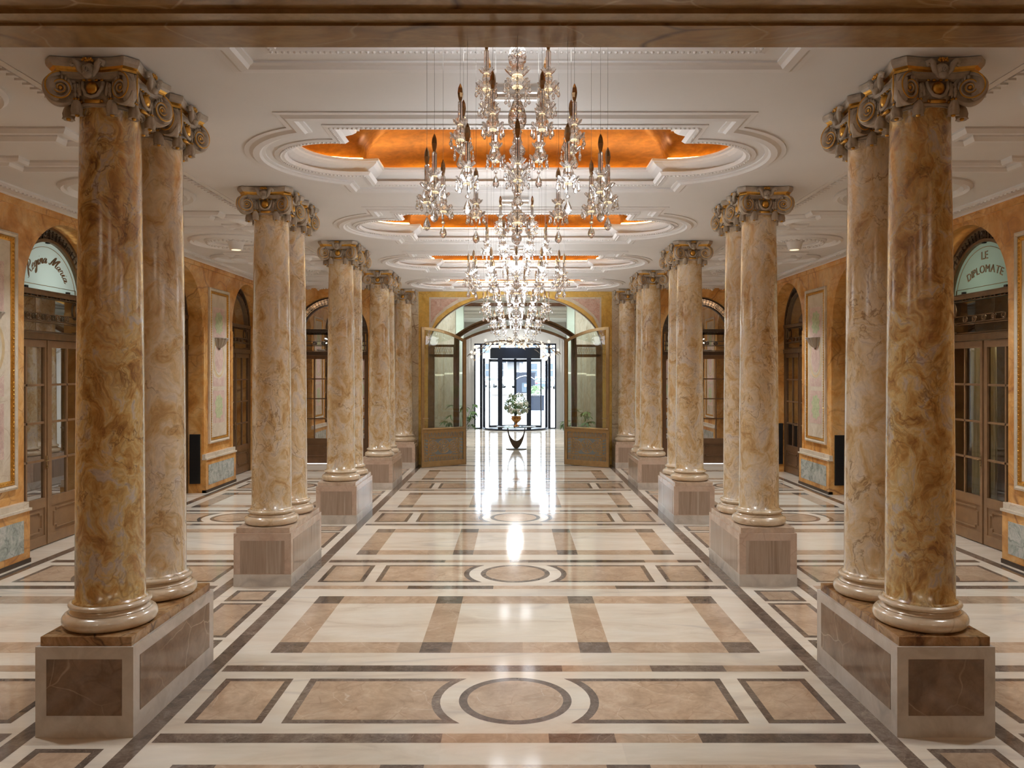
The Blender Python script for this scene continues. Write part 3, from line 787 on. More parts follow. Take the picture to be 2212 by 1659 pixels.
# ------------------------------------------------------------------ crystal chandeliers (pieces hung one by one on wires)
scal = lambda n, amp: (lambda a, t: 1 + amp*t*abs(math.cos(n*a/2)))
def bobeche(r, h, n=8):
    b = MB()
    prof = [(.004,0),(r*.35,0),(r*.62,h*.25),(r*.85,h*.6),(r,h),(r*.93,h*1.02),(r*.78,h*.68),(r*.55,h*.36),(r*.3,h*.16),(.004,h*.14)]
    mod = lambda a, t: 1 + .20*abs(math.cos(n*a/2))*max(0, 1-abs(t-.45)*2.2)
    b.lathe(prof, 48, False, 0, mod=mod)
    b.v = [(x, y, z-h*.42*max(0, z/h-.45)/.55*(1-abs(math.cos(n*math.atan2(y, x)/2))**.7)) for x, y, z in b.v]
    return b
def drop_prof(l, r): return [(.0008,0),(r*.45,-l*.22),(r*.85,-l*.48),(r,-l*.66),(r*.8,-l*.84),(r*.35,-l*.96),(.0006,-l)]
d_ = MB(); d_.lathe(drop_prof(.036,.0085), 6, False, 0); d_.sphere((0,0,.006), .0055, 6, 4, 0); d_.tube([(0,0,.012),(0,0,.022)], .0009, 4, 1); drop_me = d_.mesh('crystal_drop', [M['crystal'], M['wire']])
d_ = MB(); d_.lathe(drop_prof(.068,.0185), 10, False, 0, twist=.5); d_.sphere((0,0,.012), .010, 8, 5, 0, smooth=False); d_.tube([(0,0,.02),(0,0,.05)], .001, 4, 1); pend_me = d_.mesh('teardrop_pendant', [M['crystal'], M['wire']])
t_ = MB(); t_.lathe([(.0115,-.175),(.0115,-.088),(.006,-.081)], 10, False, 0); t_.tube([(0,0,-.18),(0,0,-.08)], .0016, 5, 1)
t_.lathe([(.008,-.235),(.017,-.228),(.021,-.214),(.017,-.20),(.010,-.190)], 12, True, 0); t_.tube([(0,0,-.29),(0,0,-.19)], .0018, 5, 1)
tube_me = t_.mesh('candle_pendant', [M['crystal'], M['wire']])
bl = MB(); bl.lathe([(.006,-.083),(.0105,-.066),(.0135,-.046),(.0105,-.022),(.004,-.006),(.0006,0)], 6, False, 0); bl.lathe([(.0055,-.082),(.0085,-.062),(.0075,-.045),(.002,-.035)], 6, False, 1)
bulb_me = bl.mesh('candle_bulb', [M['bulb'], M['bronze']])
uc = bobeche(.031,.026); uc.lathe([(.001,.004),(.012,.004),(.012,.006),(.001,.006)], 10, False, 1); up_me = uc.mesh('upper_cup', [M['crystal'], M['amberglow']])
lc = bobeche(.043,.036); lc.lathe([(.001,.006),(.017,.006),(.017,.009),(.001,.009)], 10, False, 1); low_me = lc.mesh('lower_cup', [M['crystal'], M['amberglow']])
def lathe_me(name, prof, seg=16, smooth=False, twist=0.5, cup=None):
    b = MB(); b.lathe(prof, seg, smooth, 0, twist=twist); return b.mesh(name, [M['crystal'], M['amberglow'], M['wire']])
# the central stem, heights are absolute (z) and shifted per chandelier only in y
def ovoid(z0, z1, rmax, pos, n=9, r0=.016, r1=.016):
    out = []
    for i in range(n):
        t = i/(n-1); k = math.sin(PI*(t**(math.log(.5)/math.log(pos))))
        out.append((max(r0+(r1-r0)*t, 0)*(1-k*.5) + (rmax-.5*(r0+r1)*.5)*k, z0+(z1-z0)*t))
    return out
stem_parts = [
    ('glass_vase', ovoid(3.640,3.775,.045,.42), 12), ('glass_vase', ovoid(3.352,3.500,.045,.34), 12), ('glass_neck', [(.016,3.50),(.024,3.512),(.014,3.525),(.012,3.545)], 12),
    ('glass_ball', ovoid(3.215,3.288,.039,.5), 12), ('glass_neck', [(.026,3.290),(.020,3.305),(.017,3.325),(.024,3.345),(.016,3.352)], 12),
    ('glass_vase', [(.013,3.030),(.022,3.055),(.036,3.085),(.047,3.115),(.044,3.130),(.02,3.138)], 12),
    ('glass_baluster', [(.030,2.952),(.022,2.966),(.016,2.985),(.022,3.005),(.024,3.018),(.014,3.030)], 12),
]
stem_me = [(n_, lathe_me(n_, p, sg)) for n_, p, sg in stem_parts]
bigcup_me = {}
for r_, h_ in ((.052,.040),(.048,.040)):
    b = bobeche(r_, h_, 10); b.lathe([(.001,.008),(.024,.008),(.024,.011),(.001,.011)], 12, False, 1); bigcup_me[r_] = b.mesh('stem_cup', [M['crystal'], M['amberglow']])
ball_ = MB(); ball_.sphere((0,0,0), .021, 10, 8, 0, smooth=False); ball_.tube([(0,0,.02),(0,0,.05)], .0012, 4, 1); endball_me = ball_.mesh('end_ball', [M['crystal'], M['wire']])
VT = NAVE + .635
def chandelier(y, detail):
    root = empty('crystal_chandelier', (.010, y, 0))
    st = MB(); st.tube([(0,0,2.86),(0,0,3.79)], .0035, 6, 0); st.tube([(0,0,3.78),(0,0,VT)], .0018, 5, 0); st.lathe([(.03,VT-.02),(.03,VT+.004)], 12, True, 0)
    stem = st.build('central_stem', [M['wire']], root)
    for n_, me in stem_me: inst(n_, me, stem)
    for z, r_ in ((3.602,.052),(3.548,.052),(3.150,.052),(2.900,.048)):
        inst('stem_cup', bigcup_me[r_], stem, (0,0,z))
    inst('end_ball', endball_me, stem, (0,0,2.835))
    for z, r_, k in ((3.575,.060,8),(3.52,.055,8),(3.160,.058,8),(2.915,.055,10)):
        for i in range(k if detail else 5):
            a = 2*PI*i/k; inst('crystal_drop', drop_me, stem, (r_*math.cos(a), r_*math.sin(a), z-.012), (0,0,a))
    units = [(.20, R(45+90*i), 3.757) for i in range(4)] + [(.285, R(22.5+45*i), 3.534) for i in range(8)] + [(.43, R(-90+30*i), 3.27) for i in range(12)]
    for r, a, zt in units:
        x, yy = r*math.cos(a), r*math.sin(a)
        u = inst('candle_pendant', tube_me, root, (x, yy, zt), (0,0,a))
        inst('candle_bulb', bulb_me, u); inst('upper_cup', up_me, u, (0,0,-.196)); inst('lower_cup', low_me, u, (0,0,-.268))
        k = 7 if detail else 4
        for i in range(k):
            b = 2*PI*i/k; inst('crystal_drop', drop_me, u, (.047*math.cos(b), .047*math.sin(b), -.262), (0,0,b))
        inst('teardrop_pendant', pend_me, u, (0,0,-.330))
        w = MB(); 
        zc = VT - .02 if r < .3 else VT - .03
        inst('suspension_wire', wire_me(zc-zt-.0), u)
    return root
_w = {}
def wire_me(l):
    l = round(l, 2)
    if l not in _w:
        w = MB(); w.tube([(0,0,-.09),(0,0,l+.02)], .0007, 4, 0); w.lathe([(.004,l-.05),(.006,l-.045),(.006,l-.01),(.004,l)], 8, False, 0); _w[l] = w.mesh('suspension_wire', [M['wire']])
    return _w[l]
lab = ['first crystal chandelier, half hidden by the brown marble beam', 'second crystal chandelier, hanging from the first wholly visible gilded coffer', 'third crystal chandelier, from the second wholly visible gilded coffer',
       'fourth crystal chandelier, from the third wholly visible gilded coffer', 'last crystal chandelier, hanging just before the great arch']
for k, b in enumerate(BAYS):
    tag(chandelier(b, k < 2), lab[k], 'chandelier', 'crystal chandeliers down the hall')

# chrome surface lights on the ceiling between the coffers
cm = MB(); n_ = 14
sec = [(.066,0)] + [(.066*math.cos(PI*i/n_), -.022-.046*math.sin(PI*i/n_)) for i in range(n_+1)] + [(-.066,0)]
k_ = len(sec)
cm.add([(-.146,y,z) for y,z in sec]+[(.146,y,z) for y,z in sec], [(i,i+1,k_+i+1,k_+i) for i in range(k_-1)]+[list(range(k_)), list(range(k_,2*k_))[::-1]], False, 0)
chrome_me = cm.mesh('ceiling_light', [M['chrome'], M['plaster2']])
for k in range(4):
    o = inst('chrome_ceiling_light', chrome_me, None, (0, 5.415+3.365*k, NAVE))
    tag(o, 'chrome tube ceiling light between the %s' % ['first and second chandeliers','second and third chandeliers','third and fourth chandeliers','fourth and last chandeliers'][k], 'ceiling light', 'chrome ceiling lights')
# white tapered spots at the middle of the aisle rosettes
sp = MB(); sp.lathe([(.085,-.13),(.09,-.12),(.125,-.02),(.15,0)], 32, True, 0); sp.lathe([(.01,-.131),(.07,-.131)], 24, True, 1, caps=False)
spot_me = sp.mesh('ceiling_spot', [M['plaster2'], M['amberglow']])
for s in (-1, 1):
    for k in (1, 2, 3):
        o = inst('aisle_ceiling_spot', spot_me, None, (s*4.27, 5.415+3.365*k, AISLE))
        tag(o, 'white tapered ceiling spot in the aisle rosette beside the %s column pair, %s' % (ordn[k], side_txt[s]), 'ceiling light', 'white aisle ceiling spots')
# ------------------------------------------------------------------ arched doors
def text_mesh(name, body, size, mat, arc_r=None, shear=0, spacing=1.0, depth=.004, bold=0.0):
    """letters lying in the local x-z plane, facing -y; on an arc of radius arc_r (centre below) when given"""
    mb = MB()
    widths = []; meshes = []
    for ch in body:
        cu = bpy.data.curves.new('t', 'FONT'); cu.body = ch; cu.size = size; cu.extrude = depth; cu.shear = shear; cu.offset = bold
        ob = bpy.data.objects.new('t', cu); C.objects.link(ob)
        dg = bpy.context.evaluated_depsgraph_get()
        me = bpy.data.meshes.new_from_object(ob.evaluated_get(dg))
        xs = [v.co.x for v in me.vertices]
        widths.append((max(xs)-min(xs) if xs else size*.25) + size*.09*spacing)
        meshes.append((me, min(xs) if xs else 0))
        bpy.data.objects.remove(ob)
    tot = sum(widths); x = -tot/2
    for (me, x0), w in zip(meshes, widths):
        cxx = x + w/2
        if arc_r: a = cxx/arc_r; T = Matrix.Translation((arc_r*math.sin(a), 0, arc_r*math.cos(a)-arc_r)) @ Matrix.Rotation(a, 4, 'Y')
        else: T = Matrix.Translation((cxx, 0, 0))
        mb.m = T
        vs = [(v.co.x-x0-w/2+size*.045*spacing, -v.co.z, v.co.y) for v in me.vertices]
        mb.add(vs, [tuple(p.vertices) for p in me.polygons], False, 0)
        x += w; bpy.data.meshes.remove(me)
    mb.m = Matrix()
    return mb.mesh(name, [mat])
GLYPH = {
 'R': ([[(.9,2.0),(.55,1),(.2,.1),(0,-.1),(-.25,.05)],[(.05,1.55),(.45,2.05),(1.1,2.15),(1.5,1.75),(1.25,1.25),(.65,1.05),(1.0,.6),(1.3,.08),(1.6,0),(1.85,.25)]],1.75),
 'e': ([[(0,.45),(.5,.6),(.7,.85),(.45,1.02),(.15,.75),(.1,.3),(.35,0),(.75,.2),(.95,.45)]],.9),
 'g': ([[(.75,.85),(.4,1.0),(.08,.6),(.2,.08),(.55,.25),(.8,.95),(.65,0),(.45,-.8),(.05,-.95),(.1,-.5),(.7,-.05),(1.0,.3)]],.98),
 'i': ([[(0,.4),(.3,1.0),(.2,.3),(.4,0),(.7,.35)],[(.42,1.42),(.45,1.5)]],.68),
 'n': ([[(0,.6),(.2,1),(.17,.5),(.12,0)],[(.14,.3),(.5,.95),(.75,.9),(.7,.2),(.9,0),(1.15,.35)]],1.12),
 'a': ([[(.75,.85),(.4,1.0),(.08,.55),(.2,.05),(.5,.2),(.8,.95),(.7,.2),(.9,0),(1.15,.35)]],1.12),
 'M': ([[(-.35,.3),(-.15,-.05),(.1,.1),(.45,1.0),(.75,2.0),(.8,1),(.85,.1),(1.3,1.2),(1.75,2.05),(1.7,1),(1.75,.15),(1.95,0),(2.2,.3)]],2.15),
 'r': ([[(0,.5),(.2,1.1),(.3,.95),(.58,.9),(.5,.3),(.65,0),(.95,.35)]],.92),
 ' ': ([],1.0)}
def script_mesh(name, body, xh, mat, arc_r, shear=.42):
    """flowing pen lettering set on an arc"""
    mb = MB(); tot = sum(GLYPH[c][1] for c in body)*xh; x = -tot/2
    for ch in body:
        st, wd = GLYPH[ch]
        for s_ in st:
            P = []
            for i in range(len(s_)-1):
                p0, p1, p2, p3 = s_[max(0,i-1)], s_[i], s_[i+1], s_[min(len(s_)-1,i+2)]
                for q in range(5):
                    t = q/5
                    P.append(tuple(.5*((2*p1[k])+(-p0[k]+p2[k])*t+(2*p0[k]-5*p1[k]+4*p2[k]-p3[k])*t*t+(-p0[k]+3*p1[k]-3*p2[k]+p3[k])*t**3) for k in (0,1)))
            P.append(s_[-1]); pts = []; rad = []
            for k, (gx, gy) in enumerate(P):
                X = x+(gx+shear*gy)*xh; a = X/arc_r; r = arc_r+gy*xh
                pts.append((r*math.sin(a), 0, r*math.cos(a)-arc_r))
                dy = abs(P[min(k+1,len(P)-1)][1]-P[max(k-1,0)][1]); rad.append(xh*(.04+.115*min(1,dy/.35)))
            mb.tube(pts, rad, 6, 0)
        x += wd*xh
    return mb.mesh(name, [mat])
DN = [0]
M['letter'] = plain('brown_gold_lettering', (.30,.20,.11), .4)
def arched_door(loc, rz, half, apex, metal, leafmat, pane, fan, label, text=None, ajar=0, curtain=False, fan_tint=True):
    """local x along the wall, y away from the hall, z up"""
    DN[0] += 1
    d = empty('door_%d' % DN[0], loc, rz); tag(d, label, kind='structure')
    spring = apex-half
    f = MB()
    # outer jambs and arch rim
    def band(r0, r1, y0, y1, mat=0, n=36, a0=0, a1=PI):
        p = [(r*math.cos(a0+(a1-a0)*i/n), spring+r*math.sin(a0+(a1-a0)*i/n)) for r in (r0,) for i in range(n+1)]
        q = [(r1*math.cos(a0+(a1-a0)*i/n), spring+r1*math.sin(a0+(a1-a0)*i/n)) for i in range(n+1)]
        k = n+1
        vs = [(x,y0,z) for x,z in p]+[(x,y0,z) for x,z in q]+[(x,y1,z) for x,z in q]+[(x,y1,z) for x,z in p]
        fs = []
        for i in range(n):
            for a in range(4):
                b = (a+1) % 4
                fs.append((a*k+i, a*k+i+1, b*k+i+1, b*k+i))
        f.add(vs, fs, False, mat)
    H1, H2 = 3.20, 2.655           # bar under the fanlight, door head
    band(half, half-.035, 0, .07); band(half-.165, half-.205, -.01, .06)
    for s in (-1, 1): f.box(s*half, s*(half-.05), 0, .07, 0, spring, 0)
    f.box(-half+.03, half-.03, -.02, .07, H1-.035, H1+.02, 0); f.box(-half+.03, half-.03, -.03, .04, H1+.02, H1+.032, 0)
    f.box(-half+.03, half-.03, -.025, .07, H2-.045, H2+.03, 0); f.box(-half+.03, half-.03, -.035, .05, H2+.03, H2+.042, 0)
    frame = f.build('frame', [metal], d)
    g = MB()   # pierced grille between the two arch rims
    ro, ri = half-.035, half-.165
    N = 34
    for i in range(N):
        a = PI*(i+.5)/N
        if i % 7 in (3,):
            c = Vector(((ro+ri)/2*math.cos(a), 0, spring+(ro+ri)/2*math.sin(a)))
            g.tube([(c.x+.045*math.cos(t), .02, c.z+.045*math.sin(t)) for t in [2*PI*q/14 for q in range(14)]], .008, 5, 0, closed=True)
            g.tube([(c.x+.022*math.cos(t), .02, c.z+.022*math.sin(t)) for t in [2*PI*q/10 for q in range(10)]], .006, 5, 0, closed=True)
            for q in range(4): g.bar((c.x,.02,c.z),(c.x+.045*math.cos(q*PI/2+a),.02,c.z+.045*math.sin(q*PI/2+a)),.006)
            continue
        g.bar((ro*math.cos(a), .02, spring+ro*math.sin(a)), (ri*math.cos(a), .02, spring+ri*math.sin(a)), .016, .012)
        if i % 2:
            a2 = PI*(i+1.3)/N; rr = ri+.03
        else: a2 = PI*(i+1.3)/N; rr = ro-.03
        g.bar((rr*math.cos(a), .02, spring+rr*math.sin(a)), (rr*math.cos(a2), .02, spring+rr*math.sin(a2)), .012, .012)
    for rr in (ri+.035, ro-.03):
        g.tube([(rr*math.cos(PI*i/40), .02, spring+rr*math.sin(PI*i/40)) for i in range(41)], .005, 5, 0)
    for s in (-1, 1):                     # straight legs of the grille down to the bar
        for i in range(4):
            z = H1+.05+(spring-H1-.05)*i/4
            if z < spring: g.bar((s*ro,.02,z),(s*ri,.02,z),.014,.012)
        f2 = None
    g.build('arch_grille', [M['darkbronze']], d)
    gl = MB(); rr = half-.19
    out = [(-rr,H1),(rr,H1)] + [(rr*math.cos(PI*i/36), spring+rr*math.sin(PI*i/36)) for i in range(37)]
    gl.add([(x,.035,z) for x,z in out], [list(range(len(out)))], False, 0)
    fg = gl.build('fanlight_glass', [fan], d)
    if text:
        ln = MB(); r2 = rr-.075
        path = [(-r2,H1+.10)] + [(r2*math.cos(PI-PI*i/36), spring+r2*math.sin(PI-PI*i/36)) for i in range(37)] + [(r2,H1+.10)]
        ln.tube([(x,.030,z) for x,z in path], .004, 5, 0); ln.tube([(-r2,.030,H1+.10),(r2,.030,H1+.10)], .004, 5, 0)
        ln.build('fanlight_outline', [M['brass']], fg)
        for t in text:
            me = script_mesh('lettering', t['s'], t['size'], M['letter'], t['r']) if t.get('script') else text_mesh('lettering', t['s'], t['size'], M['letter'], t.get('r'), t.get('shear', 0), t.get('sp', 1), bold=t.get('bold', 0))
            inst('lettering', me, fg, (t.get('x', 0), .024, t['z']))
        cl_ = MB()
        for x, z in ((-rr*.62,H1+.01),(rr*.62,H1+.01),(0,spring+rr-.03)): cl_.box(x-.025,x+.025,.0,.04,z,z+.055,0)
        cl_.build('glass_clip', [M['black']], fg)
    tg = MB(); tg.add([(-half+.05,.04,H2),(half-.05,.04,H2),(half-.05,.04,H1),(-half+.05,.04,H1)], [(0,1,2,3)], False, 0)
    tr = tg.build('transom_glass', [pane], d)
    q = MB(); w = half-.07
    for z in (H1-.055, H2+.06, H2+.175, H2+.20, H2+.285): q.bar((-w,.015,z),(w,.015,z),.010,.012)
    for s in (-1, 1):
        q.bar((s*w,.015,H2+.03),(s*w,.015,H1-.03),.014,.02); q.bar((s*(w-.055),.015,H2+.06),(s*(w-.055),.015,H1-.055),.008,.012)
        for rr, tt in ((.098,.010),(.078,.008)):
            q.tube([(s*(w-.14)+rr*.8*math.cos(t), .012, (H1+H2)/2+.10+rr*1.15*math.sin(t)) for t in [2*PI*i/24 for i in range(24)]], tt, 6, 0, closed=True)
        for i in range(4):
            q.box(s*(w-.03-.05*i), s*(w-.05-.05*i), 0, .03, H2+.178, H2+.197); q.box(s*(w-.03-.05*i), s*(w-.05-.05*i), 0, .03, H2+.063, H2+.085)
    for i in range(-2, 3):
        q.tube([(i*.21+.042*math.cos(t), .012, H2+.243+.038*math.sin(t)) for t in [2*PI*k/16 for k in range(16)]], .010, 6, 0, closed=True)
        q.tube([(i*.21+.018*math.cos(t), .012, H2+.243+.018*math.sin(t)) for t in [2*PI*k/10 for k in range(10)]], .006, 5, 0, closed=True)
        q.box(i*.21-.05, i*.21-.03, 0, .03, H1-.052, H1-.036); q.box(i*.21+.03, i*.21+.05, 0, .03, H1-.052, H1-.036)
    q.build('transom_grille', [M['darkbronze'] if metal is not M['bronze'] else metal], tr)
    # two glazed leaves
    for s in (-1, 1):
        L = MB(); W = half-.055; top = H2-.05; bot = .012
        # leaf hinged at x=0 local, running towards the middle
        y0, y1 = 0.0, .045
        L.box(0,.075,y0,y1,bot,top); L.box(W-.07,W-.003,y0,y1,bot,top); L.box(.07,W-.07,y0,y1,top-.09,top)
        kb = .56; L.box(.07,W-.07,y0,y1,kb-.07,kb+.05); L.box(.07,W-.07,y0,y1,bot,.14); L.box(.07,W-.07,y0+.012,y1-.01,.13,kb-.05)
        xm = W/2; L.box(xm-.014,xm+.014,y0+.008,y1-.008,kb+.05,top-.09)
        for i in range(1,4):
            z = kb+.05+(top-.09-kb-.05)*i/4; L.box(.07,W-.07,y0+.008,y1-.008,z-.014,z+.014)
        c0 = [(.13,.19),(W-.13,.19),(W-.13,kb-.12),(.13,kb-.12)]
        ins = .05
        pth = [(.13+ins,.19),(W-.13-ins,.19),(W-.13-ins,.19+ins*.8),(W-.13,.19+ins*.8),(W-.13,kb-.12-ins*.8),(W-.13-ins,kb-.12-ins*.8),(W-.13-ins,kb-.12),(.13+ins,kb-.12),(.13+ins,kb-.12-ins*.8),(.13,kb-.12-ins*.8),(.13,.19+ins*.8),(.13+ins,.19+ins*.8)]
        L.sweep(pth, [(-.012,0),(-.006,.014),(.006,.014),(.012,0)], lambda x,z,h:(x,.012-h,z), True, 0)
        L.box(W-.03,W-.006,y0-.012,y0,bot,top,0) if s < 0 else None
        leaf = MB(); leaf.v = [((-half+.052+x) if False else x, y, z) for x,y,z in L.v]; leaf.f = L.f; leaf.mi = L.mi; leaf.sm = L.sm
        if s > 0:
            leaf.v = [(-x,y,z) for x,y,z in leaf.v]; leaf.f = [f_[::-1] for f_ in leaf.f]
        lo = leaf.build('door_leaf', [leafmat], d, (s*(half-.05), .01, 0)); lo.rotation_euler = (0,0,(-s)*R(ajar if s < 0 else 0)*-1)
        pg = MB(); x0, x1 = (.072, W-.072) if s < 0 else (-W+.072, -.072)
        pg.add([(x0,.025,kb+.05),(x1,.025,kb+.05),(x1,.025,top-.09),(x0,.025,top-.09)], [(0,1,2,3)], False, 0)
        pg.build('glass_panes', [pane], lo)
        if s < 0:
            h = MB(); xx = W-.036
            h.box(xx-.016,xx+.016,-.012,0,.98,1.14); h.tube([(xx,-.005,1.08),(xx,-.05,1.08)], .008, 8); h.tube([(xx,-.05,1.08),(xx-.05,-.052,1.082),(xx-.10,-.05,1.076)], [.009,.008,.006], 8); h.sphere((xx,-.014,1.01),.010,8,5)
            h.build('handle', [M['brass']], lo)
    return d
AX = WX + .25
DL = [(a+b)/2 for a, b in ARCH_L]; DRr = [(a+b)/2 for a, b in ARCH_R]
hl = (ARCH_L[0][1]-ARCH_L[0][0])/2
arched_door((-AX, DL[0], 0), PI/2, .925, APEX, M['bronze'], M['wood'], M['pane_dim'], M['frost'], 'arched glazed double door under a pale fanlight with flowing script lettering',
    text=[dict(s='Regina Maria', size=.068, r=.46, z=3.585, script=1)])
arched_door((-AX, DL[1], 0), PI/2, .925, APEX, M['bronze'], M['wood2'], M['pane_dim'], M['pane_dim'], 'arched double door almost hidden behind the second column pair')
arched_door((-AX, DL[2], 0), PI/2, .925, APEX, M['bronze'], M['wood2'], M['pane_dim'], M['pane_dim'], 'dark arched double door past the painted panel, script-lettered side')
arched_door((AX, DRr[0], 0), -PI/2, .925, APEX, M['bronze'], M['wood'], M['pane'], M['frost2'], 'arched glazed double door with curtains under a green fanlight lettered in capitals',
    text=[dict(s='LE', size=.145, z=3.64, sp=1.4), dict(s='DIPLOMATE', size=.140, r=.85, z=3.47, sp=1.15)])
arched_door((AX, DRr[1], 0), -PI/2, .915, APEX, M['bronze'], M['wood2'], M['pane_dim'], M['pane_dim'], 'arched double door hidden behind the first pair, capital-lettered side')
arched_door((AX, DRr[2], 0), -PI/2, .915, APEX, M['bronze'], M['wood2'], M['pane_dim'], M['pane_dim'], 'dark arched double door past the painted panel, capital-lettered side')
for s in (-1, 1):
    arched_door((s*EA, WE+.16, 0), 0, .90, APEX-.06, M['darkbronze'], M['wood2'], M['mirror'], M['mirror'], 'mirrored arched door closing the aisle, %s' % side_txt[s])

# curtains behind the glazed door on the capital-lettered side
def curtain(y0, y1, label, x=AX+.22):
    c = MB(); n = int((y1-y0)/.012); top = 2.62; rows = []
    for z in (.05, .9, 1.8, 2.3, top):
        row = []
        for i in range(n+1):
            y = y0+(y1-y0)*i/n; row.append((x+.045*math.sin(i*.62)+.015*math.sin(i*.21+z), y, z))
        rows.append(row)
    k = n+1
    c.add([p for r in rows for p in r], [(j*k+i, j*k+i+1, (j+1)*k+i+1, (j+1)*k+i) for j in range(len(rows)-1) for i in range(n)], True, 0)
    o = c.build('curtain', [M['curtain']]); sol = o.modifiers.new('thick', 'SOLIDIFY'); sol.thickness = .004
    return tag(o, label, 'curtain', 'curtains behind the glazed door')
M['curtain'] = plain('pale_gold_curtain', (.68,.56,.27), .7, var=.08)
y0, y1 = ARCH_R[0]
curtain(y0+.30, y0+.62, 'pale gold curtain behind the glazed door leaf with fewer visible panes')
curtain(y0+1.05, y0+1.50, 'pale gold curtain behind the glazed door leaf with the handle')

# ------------------------------------------------------------------ painted wall panels, sconces, wall grilles
def painted_panel(s, yc, w, label):
    """panel hung on the side wall s; local x along the wall, z up, y into the wall"""
    p = empty('painted_wall_panel', (s*WX, yc, .87), -s*PI/2); tag(p, label, 'wall panel', 'painted wall panels')
    h = 2.91; b = MB(); b.box(-w/2+.07, w/2-.07, -.012, 0, .07, h-.07, 0); pan = b.build('panel', [M['creampanel']], p)
    fr = MB(); pth = [(-w/2,0),(w/2,0),(w/2,h),(-w/2,h)]
    fr.sweep(pth, [(0,0),(-.0,.035),(-.025,.045),(-.05,.03),(-.055,0)], lambda x,z,hh:(x,-hh,z), True, 0)
    fr.build('frame', [M['creampanel']], p)
    gd = MB(); pth2 = [(-w/2+.055,.055),(w/2-.055,.055),(w/2-.055,h-.055),(-w/2+.055,h-.055)]
    gd.sweep(pth2, [(0,0),(0,.03),(-.02,.038),(-.05,.016),(-.05,0)], lambda x,z,hh:(x,-hh,z), True, 0)
    beads(gd, [(-w/2+.08,.08),(w/2-.08,.08),(w/2-.08,h-.08),(-w/2+.08,h-.08)], .045, 0, .014, True, 0, lambda x,z:(x,-.032,z))
    gd.build('gilded_border', [M['gold']], p)
    def flat(name, out, mat, y):
        m = MB(); k = len(out)
        m.add([(x,-y,z) for x,z in out]+[(x,-.011,z) for x,z in out], [list(range(k))]+[(i,(i+1)%k,k+(i+1)%k,k+i) for i in range(k)], False, 0)
        return m.build(name, [mat], pan)
    iw = w/2-.22
    for z0, z1 in ((1.98,2.56),(.36,.98)):
        flat('painted_field', [(-iw,z0),(iw,z0),(iw,z1),(-iw,z1)], M['motif_pink'], .0135)
        zc = (z0+z1)/2; hh = (z1-z0)/2-.03
        leaf = []
        for i in range(40):
            t = 2*PI*i/40; r = 1+.16*math.cos(9*t); leaf.append((iw*.82*math.cos(t)*r*(.72+.28*abs(math.sin(t))), zc+hh*.86*math.sin(t)*(.93+.07*math.cos(9*t))))
        flat('painted_leaves', leaf, M['motif_green'], .015)
    flat('painted_field', [(-iw,1.06),(iw,1.06),(iw,1.30),(iw*.7,1.24),(0,1.20),(-iw*.7,1.24),(-iw,1.30)], M['motif_pink'], .0135)
    flat('painted_oval', ring(0,1.60,1.0,40) and [(iw*1.05*math.cos(2*PI*i/40), 1.60+.37*math.sin(2*PI*i/40)) for i in range(40)], M['motif_tan'], .013)
    flat('painted_oval', [(iw*.9*math.cos(2*PI*i/40), 1.60+.33*math.sin(2*PI*i/40)) for i in range(40)], M['creampanel'], .0145)
    flat('painted_oval', [(iw*.72*math.cos(2*PI*i/40), 1.60+.28*math.sin(2*PI*i/40)) for i in range(40)], M['motif_pink'], .016)
    return p
def sconce(s, yc, label):
    o = empty('wall_sconce', (s*(WX-.012), yc, 2.66), -s*PI/2); tag(o, label, 'wall lamp', 'fluted wall sconces')
    b = MB(); n = 66; prof = [(.03,0),(.075,.022),(.12,.06),(.15,.105),(.172,.15),(.205,.185)]
    vs = []; fs = []
    for r, z in prof:
        for i in range(n+1):
            a = PI + PI*i/n; k = 1+.085*math.cos(14*a)*(1 if z > .01 else 0)
            vs.append((r*k*math.cos(a), r*k*math.sin(a)*.85, z))
    k = n+1
    for j in range(len(prof)-1):
        for i in range(n): fs.append((j*k+i, j*k+i+1, (j+1)*k+i+1, (j+1)*k+i))
    b.add(vs, fs, True, 0); b.sphere((0,-.015,-.01), .022, 10, 6, 0)
    bowl = b.build('fluted_bowl', [M['sconce']], o); sol = bowl.modifiers.new('thick','SOLIDIFY'); sol.thickness = .006
    rim = MB(); rim.tube([(.20*math.cos(PI+PI*i/30), .17*math.sin(PI+PI*i/30), .188) for i in range(31)], .009, 6, 0); rim.build('rim', [M['sconce']], o)
    bp = MB(); bp.box(-.06,.06,-.006,0,.0,.18); bp.build('back_plate', [M['sconce']], o)
    lm = MB(); lm.sphere((0,-.07,.13), .03, 10, 7, 0); lm.build('lamp', [M['sconceglow']], o)
    return o
M['sconce'] = plain('pewter_plaster', (.42,.36,.29), .4, metal=.2)
M['sconceglow'] = plain('sconce_lamp_glass', (.75,.70,.60), .3)
PL2 = (14.80+15.85)/2
painted_panel(-1, 8.50, 1.10, 'painted cream panel before the script-lettered door, cut by the frame')
painted_panel(-1, 15.24, 1.02, 'cream panel with painted leaves and oval, script-lettered door side')
painted_panel(1, 8.47, 1.10, 'painted cream panel before the capital-lettered door, cut by the frame')
painted_panel(1, 15.03, 1.02, 'cream panel with painted leaves and oval, capital-lettered door side')
sconce(-1, 8.50, 'fluted sconce on the cut-off panel, script-lettered door side')
sconce(-1, 15.24, 'fluted sconce on the whole painted panel, script-lettered door side')
sconce(1, 8.47, 'fluted sconce on the cut-off panel, capital-lettered door side')
sconce(1, 15.03, 'fluted sconce on the whole painted panel, capital-lettered door side')
